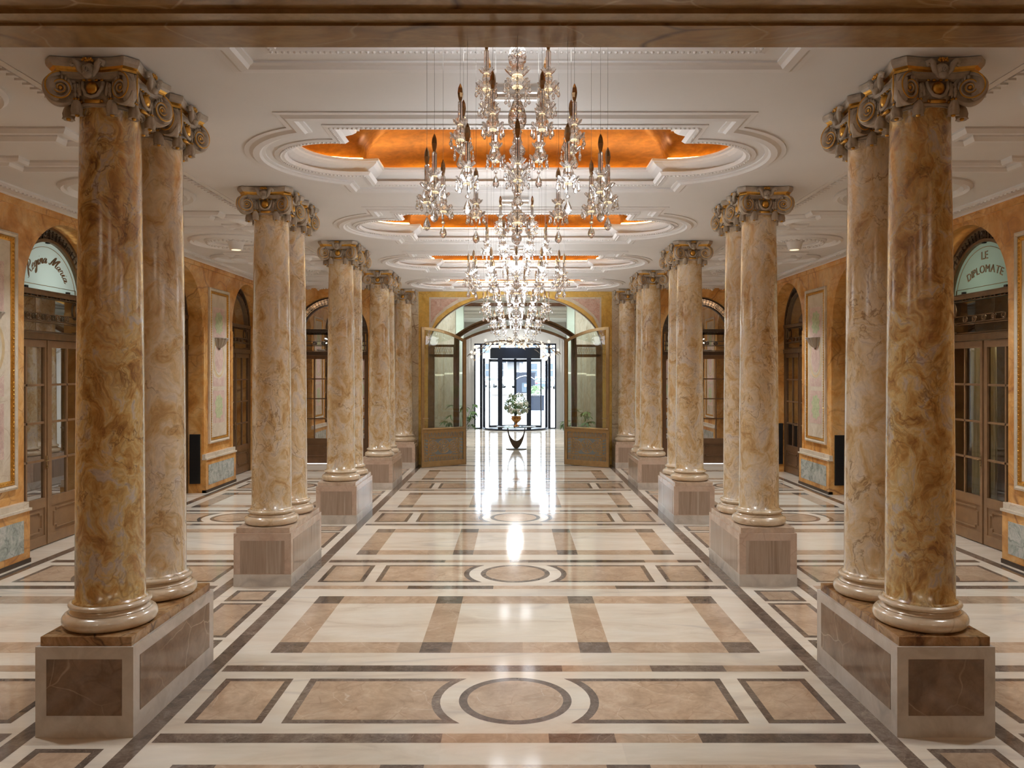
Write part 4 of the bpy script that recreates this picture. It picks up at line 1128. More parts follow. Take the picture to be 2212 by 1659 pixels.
def wall_grille(x, y, label):
    g = empty('wall_heater_grille', (x, y, .62)); tag(g, label, 'grille', 'black grilles in the arch reveals')
    b = MB(); b.box(-.095,.095,-.025,0,-.45,.45); fr = b.build('casing', [M['black']], g)
    q = MB()
    for i in range(30): q.box(-.075,.075,-.030,-.022,-.43+.029*i,-.418+.029*i)
    q.build('slat_grille', [M['black']], g)
wall_grille(-(WX+.125), ARCH_L[1][1], 'black upright grille in the arch reveal beside the painted panel, script-lettered side')
wall_grille((WX+.125), ARCH_R[1][1], 'black upright grille in the arch reveal beside the painted panel, capital-lettered side')
wall_grille((WX+.125), ARCH_R[2][1], 'black upright grille in the last arch reveal, capital-lettered side')
# ------------------------------------------------------------------ glazed arch screen and bronze portal
PW = 1.17; PS = 2.97; PR = .28
def seg_arc(half, spring, rise, n=30, x0=None, x1=None):
    r = (half*half+rise*rise)/(2*rise); x0 = -half if x0 is None else x0; x1 = half if x1 is None else x1
    return [(x0+(x1-x0)*i/n, spring+rise-r+math.sqrt(max(0, r*r-(x0+(x1-x0)*i/n)**2))) for i in range(n+1)]
sc = empty('glazed_arch_screen', (0, WE+.12, 0)); tag(sc, 'bronze and glass screen with a flat arched portal filling the great arch', 'glass screen')
b = MB(); ffn = lambda x,z,h: (x, -h, z)
path = [(-PW,0)] + seg_arc(PW, PS, PR) + [(PW,0)]
b.sweep(path, [(0,-.07),(0,.05),(-.03,.07),(-.06,.05),(-.07,.0),(-.07,-.07)], ffn, False, 0)
o = b.build('portal_frame', [M['bronze']], sc)
b = MB(); path = [(-1.37,0)] + seg_arc(1.37, 3.03, .46) + [(1.37,0)]
b.sweep(path, [(.03,-.07),(.03,.06),(.0,.10),(-.03,.07),(-.05,.10),(-.09,.06),(-.10,-.07)], ffn, False, 0)
b.build('portal_arch', [M['bronze']], sc)
b = MB()
a1 = seg_arc(1.26, 3.03, .40); a2 = seg_arc(PW+.06, PS, PR+.03)
vs = [(x,.03,z) for x,z in a1]+[(x,.03,z) for x,z in a2]; k = len(a1)
b.add(vs, [(i,i+1,k+i+1,k+i) for i in range(k-1)], False, 0); b.build('portal_glass', [M['leafglass']], sc)
b = MB(); lp = big_arch(2.06, 2.77, 1.28)
b.sweep([(2.06,0)]+lp+[(-2.06,0)], [(0,-.06),(0,.05),(.045,.06),(.055,-.06)], ffn, False, 0)
b.build('arch_rim', [M['bronze']], sc)
b = MB()
top = [(x,z) for x,z in lp if True]; low = seg_arc(1.40, 3.03, .49, len(lp)-1)[::-1]
vs = [(x,.02,max(z,2.84)) for x,z in top]+[(x,.02,max(2.84,z)) for x,z in low]; k = len(top)
b.add(vs, [(i,i+1,k+i+1,k+i) for i in range(k-1)], False, 0); b.build('fanlight_glass', [M['leafglass']], sc)
for s in (-1, 1):
    b = MB()
    b.box(s*1.40,s*2.05,-.05,.05,2.80,2.86); b.box(s*1.40,s*2.05,-.05,.05,2.56,2.63); b.box(s*1.93,s*2.06,-.05,.05,0,2.80); b.box(s*1.40,s*1.48,-.04,.04,0,2.80); b.box(s*1.40,s*2.05,-.04,.04,0,.80)
    sd = b.build('side_light', [M['bronze']], sc)
    q = MB(); n = 11
    for i in range(n):
        x0 = 1.50+.042*i
        q.bar((s*x0,-.01,2.64),(s*(x0+.042),-.01,2.79),.008,.01); q.bar((s*(x0+.042),-.01,2.64),(s*x0,-.01,2.79),.008,.01)
    q.build('lattice', [M['brass']], sd)
    q = MB(); q.add([(s*1.48,0,.8),(s*1.93,0,.8),(s*1.93,0,2.80),(s*1.48,0,2.80)], [(0,1,2,3)]); q.build('side_glass', [M['leafglass']], sd)

def bronze_leaf(s, label):
    """open leaf hinged at the portal jamb; local x from the hinge to the free edge, y towards the hall side"""
    W = PW-.01; ang = math.atan2(-.64, -.97)
    L = empty('bronze_glass_door', (s*(PW+.02), WE-.02, .012), 0); tag(L, label, 'door', 'open bronze doors of the arch')
    L.rotation_euler = (0,0, ang if s < 0 else PI-ang)
    arc = seg_arc(PW, PS, PR, 20, -PW, 0)           # hinge -> meeting stile
    arc = [(x+PW, z-.02) for x, z in arc]; arc = [(x*W/PW, z) for x, z in arc]
    f = MB(); t = .045
    f.box(0,.065,-t/2,t/2,0,arc[0][1]+.02,0); f.box(W-.07,W,-t/2,t/2,0,arc[-1][1],0)
    f.sweep(arc, [(0,-t/2),(0,t/2),(.065,t/2),(.065,-t/2)], ffn, False, 0)
    f.box(.06,W-.06,-t/2,t/2,0,.13,0); f.box(.06,W-.06,-t/2,t/2,.78,.87,0); f.tube([(.03,-t/2-.01,.875),(W-.02,-t/2-.01,.875)],.022,8,0); f.tube([(.03,t/2+.01,.875),(W-.02,t/2+.01,.875)],.022,8,0)
    fr = f.build('frame', [M['brass']], L)
    g = MB(); pts = [(.06,.87),(W-.065,.87)] + [(x,z-.06) for x,z in arc[::-1] if .06 < x < W-.065]
    g.add([(x,0,z) for x,z in pts], [list(range(len(pts)))]); g.build('glass_pane', [M['leafglass']], L)
    q = MB(); x0, x1, z0, z1 = .065, W-.07, .13, .78
    def ln(a, c, w=.014): q.bar((a[0],0,a[1]),(c[0],0,c[1]),w,.022)
    def circ(x, z, r, w=.008, n=24): q.tube([(x+r*math.cos(2*PI*i/n),0,z+r*math.sin(2*PI*i/n)) for i in range(n)], w, 6, 0, closed=True)
    bx, bz = .11, .11
    for xx in (x0+bx, x1-bx): ln((xx,z0),(xx,z1),.018)
    for zz in (z0+bz, z1-bz): ln((x0,zz),(x1,zz),.018)
    cx, cz = (x0+x1)/2, (z0+z1)/2
    for k_, r in ((0,.155),(-1,.125),(1,.125)):
        xx = cx+k_*.265
        circ(xx,cz,r,.010); circ(xx,cz,r*.78,.008); circ(xx,cz,r*.5,.009)
        for i in range(6):
            a = 2*PI*i/6
            q.tube([(xx+r*.10*math.cos(a),0,cz+r*.10*math.sin(a)),(xx+r*.32*math.cos(a+.5),-.006,cz+r*.32*math.sin(a+.5)),(xx+r*.48*math.cos(a+1.0),0,cz+r*.48*math.sin(a+1.0))],[.004,.012,.005],6,0)
        q.sphere((xx,0,cz), r*.16, 8, 5, 0, (1,.6,1))
        for i in range(8):
            a = 2*PI*i/8+.2; ln((xx+r*.52*math.cos(a),cz+r*.52*math.sin(a)),(xx+r*math.cos(a),cz+r*math.sin(a)),.008)
    stepp = [(x0+bx,cz-.11),(x0+bx+.07,cz-.11),(x0+bx+.07,cz-.165),(cx-.22,cz-.165),(cx-.22,cz-.195),(cx+.22,cz-.195),(cx+.22,cz-.165),(x1-bx-.07,cz-.165),(x1-bx-.07,cz-.11),(x1-bx,cz-.11)]
    for a, c in zip(stepp[:-1], stepp[1:]): ln(a, c, .010); ln((a[0],2*cz-a[1]),(c[0],2*cz-c[1]),.010)
    ln((x0+bx,cz),(x0+bx+.03,cz)); ln((x1-bx-.03,cz),(x1-bx,cz))
    for xx in (x0+bx/2, x1-bx/2):
        for zz in (z0+bz/2, z1-bz/2): circ(xx,zz,.034,.009,14); circ(xx,zz,.015,.007,10)
        for i in range(6):
            zz = z0+bz+.03+i*(z1-z0-2*bz-.06)/5; ln((xx-.045,zz),(xx+.02,zz),.010); ln((xx+.02,zz),(xx+.02,zz+.04),.010)
    n = int((x1-x0-2*bx)/.045)
    for i in range(n):
        xx = x0+bx+.03+i*.045
        for zz in (z0, z1-bz): ln((xx,zz+.015),(xx,zz+bz-.015),.010); ln((xx,zz+(.015 if i % 2 else bz-.015)),(xx+.04,zz+(.015 if i % 2 else bz-.015)),.010)
    for sx in (x0+bx+.045, x1-bx-.045):
        for zz in (z0+bz+.05, z1-bz-.05):
            for i in range(4):
                a = PI/4+i*PI/2; q.sphere((sx+.016*math.cos(a),0,zz+.016*math.sin(a)), .017, 6, 4, 0, (1,.5,1))
    q.build('ornament_grille', [M['brass']], fr)
    bk = MB(); bk.add([(x0,0,z0),(x1,0,z0),(x1,0,z1),(x0,0,z1)], [(0,1,2,3)]); bk.build('backing_glass', [M['grilleglass']], L)
    h = MB(); xx = W-.035; sgn = 1
    for sg in (-1, 1):
        h.box(xx-.016,xx+.016,sg*.024,sg*.034,1.0,1.20); h.tube([(xx,sg*.03,1.13),(xx,sg*.075,1.13),(xx-.05,sg*.08,1.13),(xx-.11,sg*.078,1.125)],[.009,.009,.008,.006],8,0)
    h.build('handle', [M['brass']], L)
    return L
M['grilleglass'] = sheet_glass('blue_grey_backing_glass', (.62,.72,.74), .06, body=(.36,.44,.48), bodymix=.8)
bronze_leaf(-1, 'open bronze and glass door leaf standing on the script-lettered fanlight side of the portal')
bronze_leaf(1, 'open bronze and glass door leaf standing on the capital-lettered fanlight side of the portal')

# ------------------------------------------------------------------ entrance hall beyond the arch
M['greywall'] = plain('pale_grey_panelling', (.50,.49,.46), .5, var=.04)
M['hallstone'] = marble('brown_hall_stone', [(.3,(.42,.37,.29)),(.5,(.54,.49,.40)),(.7,(.60,.56,.48))], [((.2,.15,.1),4,.03,.5)], scale=1.2, rough=.2, rnd=False, stretch=(2,1,.5))
M['palegreen'] = plain('pale_green_paint', (.60,.70,.62), .45)
y0h = WE+.30; YE = 31.0; HC = 4.15
w = MB()
for s in (-1, 1):
    w.box(s*4.2, s*4.3, y0h, YE+.1, 0, HC, 0)
    w.box(s*1.55, s*4.2, 21.5, 21.7, 0, HC, 1); w.box(s*1.45, s*1.55, 21.5, YE, 0, HC, 2) if False else w.box(s*1.62, s*1.92, 21.46, 21.5, 0, HC, 1)
    w.box(s*2.05, s*2.15, 21.7, YE, 0, HC, 0)
    w.box(s*1.40, s*1.60, 21.44, 21.72, 0, HC, 2)
o = w.build('wall_hall_side', [M['greywall'], M['hallstone'], M['palegreen']]); tag(o, 'side walls of the entrance hall', kind='structure')
w = MB()
gx, gz = 1.60, 3.32
for s in (-1, 1): w.box(s*gx, s*4.2, YE, YE+.2, 0, HC, 0); [w.box(s*(gx+.1+.12*i), s*(gx+.115+.12*i), YE-.02, YE, 0, HC, 0) for i in range(4)]
w.box(-gx, gx, YE, YE+.2, gz, HC, 0)
o = w.build('wall_hall_end', [M['greywall']]); tag(o, 'grey end wall of the entrance hall around the glass front', kind='structure')
w = MB(); cx0, cx1, cy0, cy1 = -2.35, 2.35, 21.8, 28.0
w.holed([(-4.3,y0h),(4.3,y0h),(4.3,YE+.2),(-4.3,YE+.2)], [[(cx0,cy0),(cx0,cy1),(cx1,cy1),(cx1,cy0)]], lambda x,y:(x,y,HC), 0)
cp = [(cx0,cy0),(cx1,cy0),(cx1,cy1),(cx0,cy1)]
w.sweep(cp[::-1], [(0,0),(.04,-.05),(.04,-.12),(.12,-.16),(.12,-.22),(.22,-.30),(.22,-.36)], lambda x,y,h:(x,y,HC-h), True, 0, False, False)
w.sweep(cp[::-1], [(.0,-.01),(.0,.03),(-.08,.05),(-.14,.03),(-.14,-.01)], lambda x,y,h:(x,y,HC-h), True, 0)
w.sweep([(cx0+.22,cy0+.22),(cx1-.22,cy0+.22),(cx1-.22,cy1-.22),(cx0+.22,cy1-.22)][::-1], [(.0,-.35),(.0,-.55)], lambda x,y,h:(x,y,HC-h), True, 1, False, False)
w.poly([(cx0,cy0,HC+.55),(cx0,cy1,HC+.55),(cx1,cy1,HC+.55),(cx1,cy0,HC+.55)], 0)
o = w.build('ceiling_entrance_hall', [M['plaster'], M['goldleaf']]); tag(o, 'pale coffered ceiling of the entrance hall', kind='structure')

# glass front and revolving door
gf = empty('entrance_shopfront', (0, YE+.06, 0)); tag(gf, 'blue black framed glass shopfront of the entrance around the revolving door', 'glass front')
b = MB()
for x in (-1.58, 1.58): b.box(x-.03, x+.03, -.05, .05, 0, gz)
for x in (-1.33, 1.33): b.box(x-.05, x+.05, -.06, .06, 0, gz)
b.box(-1.6,1.6,-.05,.05,gz-.06,gz); b.box(-1.6,-1.3,-.05,.05,0,.04); b.box(1.3,1.6,-.05,.05,0,.04); b.box(-1.6,1.6,-.05,.05,3.12,3.16)
fr = b.build('frame', [M['navy']], gf)
b = MB(); b.add([(-1.58,0,3.15),(1.58,0,3.15),(1.58,0,gz-.06),(-1.58,0,gz-.06)], [(0,1,2,3)])
for s in (-1, 1): b.add([(s*1.30,0,.04),(s*1.58,0,.04),(s*1.58,0,3.14),(s*1.30,0,3.14)], [(0,1,2,3)])
b.build('glass_panes', [M['clearglass']], gf)
rv = empty('revolving_door', (0, YE-.02, 0)); tag(rv, 'blue black revolving door with curved glass sides and a drum canopy', 'revolving door')
RR = 1.215
b = MB(); a0, a1 = R(-90-52), R(-90+52); n = 24
out = [(RR*math.cos(a0+(a1-a0)*i/n), RR*math.sin(a0+(a1-a0)*i/n)) for i in range(n+1)]
b.prism(out + [(out[-1][0],.55),(out[0][0],.55)], 2.72, 3.10, 0); b.build('canopy_drum', [M['navy']], rv)
b = MB(); b.lathe([(RR+.05,0),(RR+.05,.05),(RR-.02,.06)], 48, True, 0); b.lathe([(.01,.062),(RR-.12,.062)], 48, True, 1, caps=False); b.build('base_ring', [M['navy'], M['mat']] if 'mat' in M else [M['navy'], M['black']], rv)
b = MB()
for a in (-90-28, -90+25): b.box(RR*math.cos(R(a))-.085, RR*math.cos(R(a))+.085, RR*math.sin(R(a))-.05, RR*math.sin(R(a))+.05, .06, 2.74)
for a in (-180, 0): b.box(RR*math.cos(R(a))-.05, RR*math.cos(R(a))+.05, -.05, .05, .06, 2.74)
b.build('post', [M['navy']], rv)
for q0, q1 in ((-180,-118),(-65,0)):
    b = MB(); n = 14; vs = []
    for i in range(n+1):
        a = R(q0+(q1-q0)*i/n); vs += [(RR*math.cos(a),RR*math.sin(a),.06),(RR*math.cos(a),RR*math.sin(a),2.74)]
    b.add(vs, [(2*i,2*i+2,2*i+3,2*i+1) for i in range(n)], True); b.build('curved_glass', [M['clearglass']], rv)
for k_, a in enumerate((90, 210, 330)):
    f = MB(); f.box(.02,1.16,-.02,.02,.08,.16); f.box(.02,1.16,-.02,.02,2.60,2.70); f.box(1.12,1.16,-.02,.02,.1,2.7); f.box(-.035,.035,-.035,.035,.06,2.72)
    wg = f.build('door_wing', [M['navy']], rv, (0,0,0)); wg.rotation_euler = (0,0,R(a))
    g = MB(); g.add([(.03,0,.16),(1.14,0,.16),(1.14,0,2.6),(.03,0,2.6)], [(0,1,2,3)]); g.build('glass_pane', [M['clearglass']], wg)
    d_ = MB()
    for i in range(16): d_.box(.08+.065*i,.108+.065*i,-.004,.004,1.27,1.36)
    d_.build('safety_marking', [M['plaster2']], wg)

# ------------------------------------------------------------------ pedestal table, urn, flowers, potted plants
t = empty('glass_table', (.03, 22.7, 0)); tag(t, 'round glass table on a dark U-shaped bronze stem', 'table')
b = MB(); b.lathe([(.30,0),(.30,.012),(.27,.022),(.0,.024)], 40, True, 0); b.build('base', [M['darkwood']] if 'darkwood' in M else [M['darkbronze']], t)
b = MB(); n = 24; outer = []; inner = []
for i in range(n+1):
    a = PI+PI*i/n
    outer.append((.262*math.cos(a)*(1 if abs(math.cos(a)) > .2 else 1), .64+.62*math.sin(a)*(.62+.38*abs(math.sin(a)))))
    inner.append((.232*math.cos(a), .64+.40*math.sin(a)))
for y_, k_ in ((-.06,0),(.06,1)): pass
vs = []; 
for (x,z),(x2,z2) in zip(outer, inner):
    th = .018+.045*((.64-z)/.62)
    vs += [(x,-th,z),(x2,-th*.8,z2),(x2,th*.8,z2),(x,th,z)]
fs = []
for i in range(n):
    for a in range(4): fs.append((4*i+a, 4*i+(a+1)%4, 4*(i+1)+(a+1)%4, 4*(i+1)+a))
fs += [(0,1,2,3),(4*n+3,4*n+2,4*n+1,4*n)]
b.add(vs, fs, False, 0); b.build('stem', [M['darkbronze']], t)
b = MB(); b.lathe([(.56,.640),(.565,.646),(.56,.652)], 48, True, 0); b.build('glass_top', [M['leafglass']], t)
M['copper'] = plain('aged_copper_gilt', (.50,.23,.075), .32, metal=.85, var=.2, vscale=12)
u = MB(); u.lathe([(.085,0),(.085,.012),(.06,.03),(.028,.055),(.024,.085),(.045,.11),(.10,.15),(.135,.20),(.142,.235),(.128,.255),(.14,.285),(.150,.295),(.135,.295),(.115,.25)], 32, True, 0, mod=lambda a,t: 1+.03*math.cos(12*a)*math.sin(PI*t))
o = u.build('urn', [M['copper']], None, (.03, 22.7, .652)); tag(o, 'copper footed urn standing on the round glass table', 'urn')
def leafm(name, l, w, fold=.25, droop=.3):
    b = MB(); n = 6; vs = []; fs = []
    for i in range(n+1):
        t = i/n; ww = w*math.sin(PI*min(1,t*.92+.06))**.8; x = l*t; z = -droop*l*t*t
        vs += [(x,-ww,z+fold*ww),(x,0,z),(x,ww,z+fold*ww)]
    for i in range(n):
        for a in (0,1): fs.append((3*i+a,3*i+3+a,3*i+4+a,3*i+1+a))
    return vs, fs
def add_leaf(mb, pos, yaw, pitch, l, w, mat=0, roll=0, droop=.3):
    vs, fs = leafm('', l, w, .25, droop)
    mb.m = Matrix.Translation(pos) @ Matrix.Rotation(yaw,4,'Z') @ Matrix.Rotation(-pitch,4,'Y') @ Matrix.Rotation(roll,4,'X')
    mb.add(vs, fs, True, mat); mb.m = Matrix()
M['leaf'] = plain('green_leaf', (.10,.20,.055), .45, var=.4, vscale=9)
M['leaf2'] = plain('grey_green_leaf', (.24,.34,.17), .5, var=.3, vscale=9)
M['petal'] = plain('white_petal', (.80,.80,.74), .6)
rf = random.Random(11)
fa = empty('flower_bouquet', (.03, 22.7, .955)); tag(fa, 'round bouquet of white blooms and green leaves in the copper urn', 'flowers')
fo = MB()
for i in range(420):
    a = rf.uniform(0,2*PI); t = rf.random(); r = .10+.24*math.sin(PI*min(1,.15+t*.8))*rf.uniform(.5,1); z = .05+.55*t
    add_leaf(fo, (r*math.cos(a), r*math.sin(a), z), a+rf.uniform(-.8,.8), rf.uniform(-.3,1.1), rf.uniform(.05,.12), rf.uniform(.012,.028), 0 if (t < .55 or rf.random() < .3) else 1)
for i in range(46):
    a = rf.uniform(0,2*PI); t = rf.uniform(.2,1); r = .30*t
    fo.tube([(0,0,.0),(r*.4*math.cos(a),r*.4*math.sin(a),.2),(r*math.cos(a),r*math.sin(a),.62-.35*t*t)], .003, 4, 0)
fo.build('foliage', [M['leaf'], M['leaf2']], fa)
bl = MB()
for j, (r_, n_, z_) in enumerate(((.055,7,0),(.044,6,.008),(.030,5,.016))):
    for i in range(n_):
        a = 2*PI*i/n_+j*.4; bl.sphere((r_*.55*math.cos(a), r_*.55*math.sin(a), z_), r_*.62, 7, 5, 0, (1,1,.8))
bloom_me = bl.mesh('white_bloom', [M['petal']])
sm2 = MB()
for i in range(9):
    sm2.sphere((rf.uniform(-.03,.03),rf.uniform(-.03,.03),rf.uniform(-.03,.03)), .014, 6, 4, 0)
sprig_me = sm2.mesh('white_sprig', [M['petal']])
for i in range(22):
    a = rf.uniform(0,2*PI); t = .12+.5*rf.random(); r = .12+.20*math.sin(PI*(.15+t*.8)); inst('white_bloom', bloom_me, fa, (r*math.cos(a), r*math.sin(a), .60*t), (rf.uniform(-.3,.3)+.9*-math.sin(a)*-1, .9*math.cos(a), 0))
for i in range(34):
    a = rf.uniform(0,2*PI); t = rf.uniform(.45,1.05); r = .10+.22*math.sin(PI*min(.95,(.15+t*.75))); inst('white_sprig', sprig_me, fa, (r*math.cos(a), r*math.sin(a), .60*t))
def potted_plant(x, y, h, label, seed):
    p = empty('potted_plant', (x,y,0)); tag(p, label, 'plant', 'potted plants in the entrance hall'); rr = random.Random(seed)
    b = MB(); b.lathe([(.14,0),(.19,.30),(.20,.32),(.17,.32),(.16,.28)], 24, True, 0); b.build('pot', [M['taupe']], p)
    f = MB()
    for i in range(16):
        a = rr.uniform(0,2*PI); t = rr.uniform(.35,1); ex = rr.uniform(.15,.40)
        tip = (ex*math.cos(a), ex*math.sin(a), .30+(h-.3)*t)
        f.tube([(0,0,.28),(ex*.4*math.cos(a),ex*.4*math.sin(a),.28+(h-.3)*t*.6),tip], .005, 5, 0)
        for q in range(7):
            add_leaf(f, tip, a+(q-3)*.55, rr.uniform(-.5,.3), rr.uniform(.14,.24), .030, 0)
    f.build('foliage', [M['leaf']], p)
potted_plant(-1.42, 20.35, 1.50, 'green leafy potted plant behind the bronze door leaf of the script-lettered side', 4)
potted_plant(1.66, 20.5, 1.20, 'small green potted plant behind the bronze door leaf of the capital-lettered side', 9)

# ------------------------------------------------------------------ branch chandelier in the entrance hall
bc = empty('branch_chandelier', (.0, 23.0, 0)); tag(bc, 'gilded branch chandelier with leaves and round white lamps in the entrance hall', 'chandelier')
b = MB(); b.tube([(0,0,3.05),(0,0,HC+.55)], .012, 8, 0)
M['globe'] = glow('warm_white_globe', (1.0,.88,.74), 1.25)
g_ = MB(); g_.sphere((0,0,0), .040, 14, 10, 0, (1,1,1.15)); globe_me = g_.mesh('lamp_globe', [M['globe']])
lf = MB(); rb = random.Random(5); globes = []
for i in range(10):
    a = 2*PI*i/10 + .15; s_ = rb.uniform(.85,1.1); ex = (1.28 if abs(math.cos(a)) > .5 else .75)*s_; drop = -.28*s_ if abs(math.cos(a)) > .6 else .02
    pts = [(0,0,3.05),(ex*.3*math.cos(a),ex*.3*math.sin(a),3.12),(ex*.65*math.cos(a),ex*.65*math.sin(a),3.06),(ex*math.cos(a),ex*math.sin(a),2.98+drop)]
    b.tube(pts, [.014,.012,.010,.006], 6, 0)
    for q in range(11):
        t = rb.uniform(.25,1.15); j = min(2,int(t*3)); k = min(1,t*3-j)
        p = Vector(pts[j]).lerp(Vector(pts[j+1]), k); off = Vector((rb.uniform(-.16,.16),rb.uniform(-.16,.16),rb.uniform(-.12,.12)))
        b.tube([p, p+off*.6, p+off], .004, 4, 0)
        if q % 2 == 0: globes.append(p+off)
        else: add_leaf(lf, p+off, rb.uniform(0,2*PI), rb.uniform(-.6,.8), rb.uniform(.14,.22), .036, 0)
b.build('branch_frame', [M['bronze']], bc); lf.build('gilded_leaves', [M['brass']], bc)
for p in globes: inst('lamp_globe', globe_me, bc, p)
# ------------------------------------------------------------------ street outside
M['paving'] = plain('pale_paving', (.27,.285,.30), .8, var=.06, vscale=.3)
M['stonef'] = plain('pale_facade_stone', (.34,.335,.33), .8, var=.05, vscale=.4)
M['yellowf'] = plain('yellow_facade_render', (.42,.33,.17), .8, var=.05, vscale=.4)
M['darkwin'] = plain('dark_window_glass', (.05,.07,.09), .1)
w = MB(); w.box(-120, 120, YE+.2, 175, -.3, -.02, 0); tag(w.build('street', [M['paving']]), 'pale sunlit street and square outside the entrance', kind='structure')
def facade(name, x0, x1, y, h, mat, label, dx, portico=None):
    bd = empty(name, ((x0+x1)/2, y, 0)); tag(bd, label, 'building'); c = (x0+x1)/2
    b = MB(); b.box(x0-c, x1-c, 0, 12, -.3, h, 0); b.box(x0-c-.2, x1-c+.2, -.3, 0, 4.6, 5.0, 0); b.box(x0-c-.3,x1-c+.3,-.5,0,h-.6,h,0)
    for i in range(14): b.box(x0-c, x1-c, -.06, 0, .3+.32*i, .55+.32*i, 0)
    b.build('wall', [mat], bd)
    k = int((x1-x0)/dx)
    for i in range(k):
        xx = x0-c+dx*(i+.5)
        for z0, z1 in ((1.4,3.8),(5.8,8.2),(9.6,12)):
            if z1 > h-1 or (portico and abs(xx+c-portico) < 1.6 and z0 < 2): continue
            f = MB(); f.box(xx-.85,xx+.85,-.18,-.02,z0-.15,z0,0); f.box(xx-.85,xx+.85,-.14,-.02,z1,z1+.2,0); f.box(xx-.85,xx-.65,-.12,-.02,z0,z1,0); f.box(xx+.65,xx+.85,-.12,-.02,z0,z1,0); f.box(xx-.65,xx+.65,-.1,-.02,(z0+z1)/2-.06,(z0+z1)/2+.06,0)
            wn = f.build('window', [M['stonef']], bd)
            g = MB(); g.box(xx-.65,xx+.65,-.08,-.03,z0,z1,0); g.build('pane', [M['darkwin']], wn)
    if portico is not None:
        f = MB(); xx = portico-c; f.box(xx-2.0,xx+2.0,-1.6,0,4.0,4.5,0); f.box(xx-1.7,xx-1.3,-1.4,-.1,-.1,4.0,1); f.box(xx+1.3,xx+1.7,-1.4,-.1,-.1,4.0,1); f.build('portico', [M['navy'], M['stonef']], bd)
facade('stone_street_building', -34, 8.0, 150, 16, M['stonef'], 'pale stone building with dark sash windows across the square', 3.0, -.5)
facade('yellow_street_building', 9.0, 40, 158, 15, M['yellowf'], 'yellow rendered building across the square beside the stone one', 3.2)
def car(x, y, rz, col, label):
    c = empty('parked_car', (x,y,-.02), rz); tag(c, label, 'car', 'cars parked on the square')
    m = plain('car_paint', col, .25, spec=.6)
    b = MB(); prof = [(-2.15,.35),(-2.2,.75),(-1.95,.92),(-1.55,.98),(-.95,1.45),(.75,1.47),(1.45,1.02),(2.05,.92),(2.2,.7),(2.15,.35)]
    n = len(prof)
    vs = []
    for yy, k in ((-.88,0),(.88,0)):
        for x_, z_ in prof: vs.append((x_, yy*(.82 if z_ > 1.2 else 1), z_))
    b.add(vs, [list(range(n)), list(range(n,2*n))[::-1]] + [(i,n+i,n+(i+1)%n,(i+1)%n) for i in range(n)], False, 0); b.build('body', [m], c)
    g = MB(); g.box(-1.45,1.25,-.86,.86,1.0,1.05); 
    for sg in (-1,1): g.add([(-1.35,sg*.885,1.0),(1.2,sg*.885,1.02),(.72,sg*.75,1.40),(-.92,sg*.75,1.40)], [(0,1,2,3)])
    for xa, xb in ((-1.57,-.98),(1.47,.78)): g.add([(xa,-.75,1.0),(xa,.75,1.0),(xb,.68,1.43),(xb,-.68,1.43)], [(0,1,2,3)])
    g.build('windows_glass', [M['darkwin']], c)
    for xx in (-1.35,1.35):
        for yy in (-.80,.80):
            wl = MB(); wl.m = Matrix.Translation((xx,yy,.32)) @ Matrix.Rotation(PI/2,4,'X'); wl.lathe([(.32,-.1),(.32,.1)], 18, True, 0); wl.build('wheel', [M['black']], c)
    for yy in (-.65,.65):
        l = MB(); l.box(-2.22,-2.05,yy-.14,yy+.14,.72,.86); l.build('tail_lamp', [M['redlamp']], c)
M['redlamp'] = plain('red_lamp_plastic', (.55,.03,.03), .3)
car(-3.6, 118, PI/2, (.78,.78,.78), 'white car seen from behind, parked past the revolving door')
car(-7.3, 124, PI/2+.1, (.45,.06,.10), 'dark red car at the edge of the glass front')
car(-1.6, 112, PI/2+.5, (.72,.73,.76), 'silver car parked before the dark kiosk')
car(3.6, 116, .4, (.80,.80,.80), 'white car parked past the kiosk, behind the dark one')
car(4.0, 104, PI/2-.3, (.08,.11,.16), 'dark blue car parked past the planter')
car(6.3, 112, PI/2, (.20,.22,.26), 'grey car beside the yellow building')
k = empty('street_kiosk', (1.05, 84, -.02)); tag(k, 'dark glazed kiosk with an arched front on the square', 'kiosk')
b = MB(); b.box(-1.05,1.05,0,1.6,0,2.05,0); b.box(-1.12,1.12,-.08,1.68,2.05,2.2,0); b.build('body', [M['navy']], k)
b = MB(); b.tube([(-.98,-.05,1.45),(-.6,-.07,1.72),(0,-.08,1.86),(.6,-.07,1.72),(.98,-.05,1.45)], .05, 6, 0); b.build('arched_trim', [M['chrome']], k)
b = MB(); b.box(-.35,.45,-.03,0,.1,1.1,0); b.build('door', [M['darkwin']], k); b = MB(); b.box(-.1,.2,-.05,-.03,.7,.95); b.build('notice', [M['plaster2']], k)
p = empty('street_planter', (1.25, 46.5, -.02)); tag(p, 'square dark planter with a round bush outside the revolving door', 'planter')
b = MB(); b.box(-.42,.42,-.42,.42,0,.85,0); b.box(-.45,.45,-.45,.45,.80,.87,0); b.build('box', [M['slate']] if 'slate' in M else [M['navy']], p)
f = MB(); rq = random.Random(2)
for i in range(420):
    a = rq.uniform(0,2*PI); e = rq.uniform(-.2,1.4); r = rq.uniform(.3,.6)
    add_leaf(f, (r*math.cos(a)*math.cos(e), r*math.sin(a)*math.cos(e), .98+.45*r*math.sin(e)/.6), a, rq.uniform(-.2,1.2), rq.uniform(.08,.15), .03, 0)
f.build('foliage', [M['bush']] if 'bush' in M else [M['leaf2']], p)
b = MB(); b.lathe([(.05,0),(.05,1.0),(.03,1.04)], 12, True, 0); 
o = b.build('street_bollard', [M['navy']], None, (1.78, 45, -.02)); tag(o, 'dark bollard with red and white bands beside the planter', 'bollard')
q = MB(); q.lathe([(.056,.72),(.056,.90)], 12, True, 0); q.build('red_band', [M['redlamp']], o)
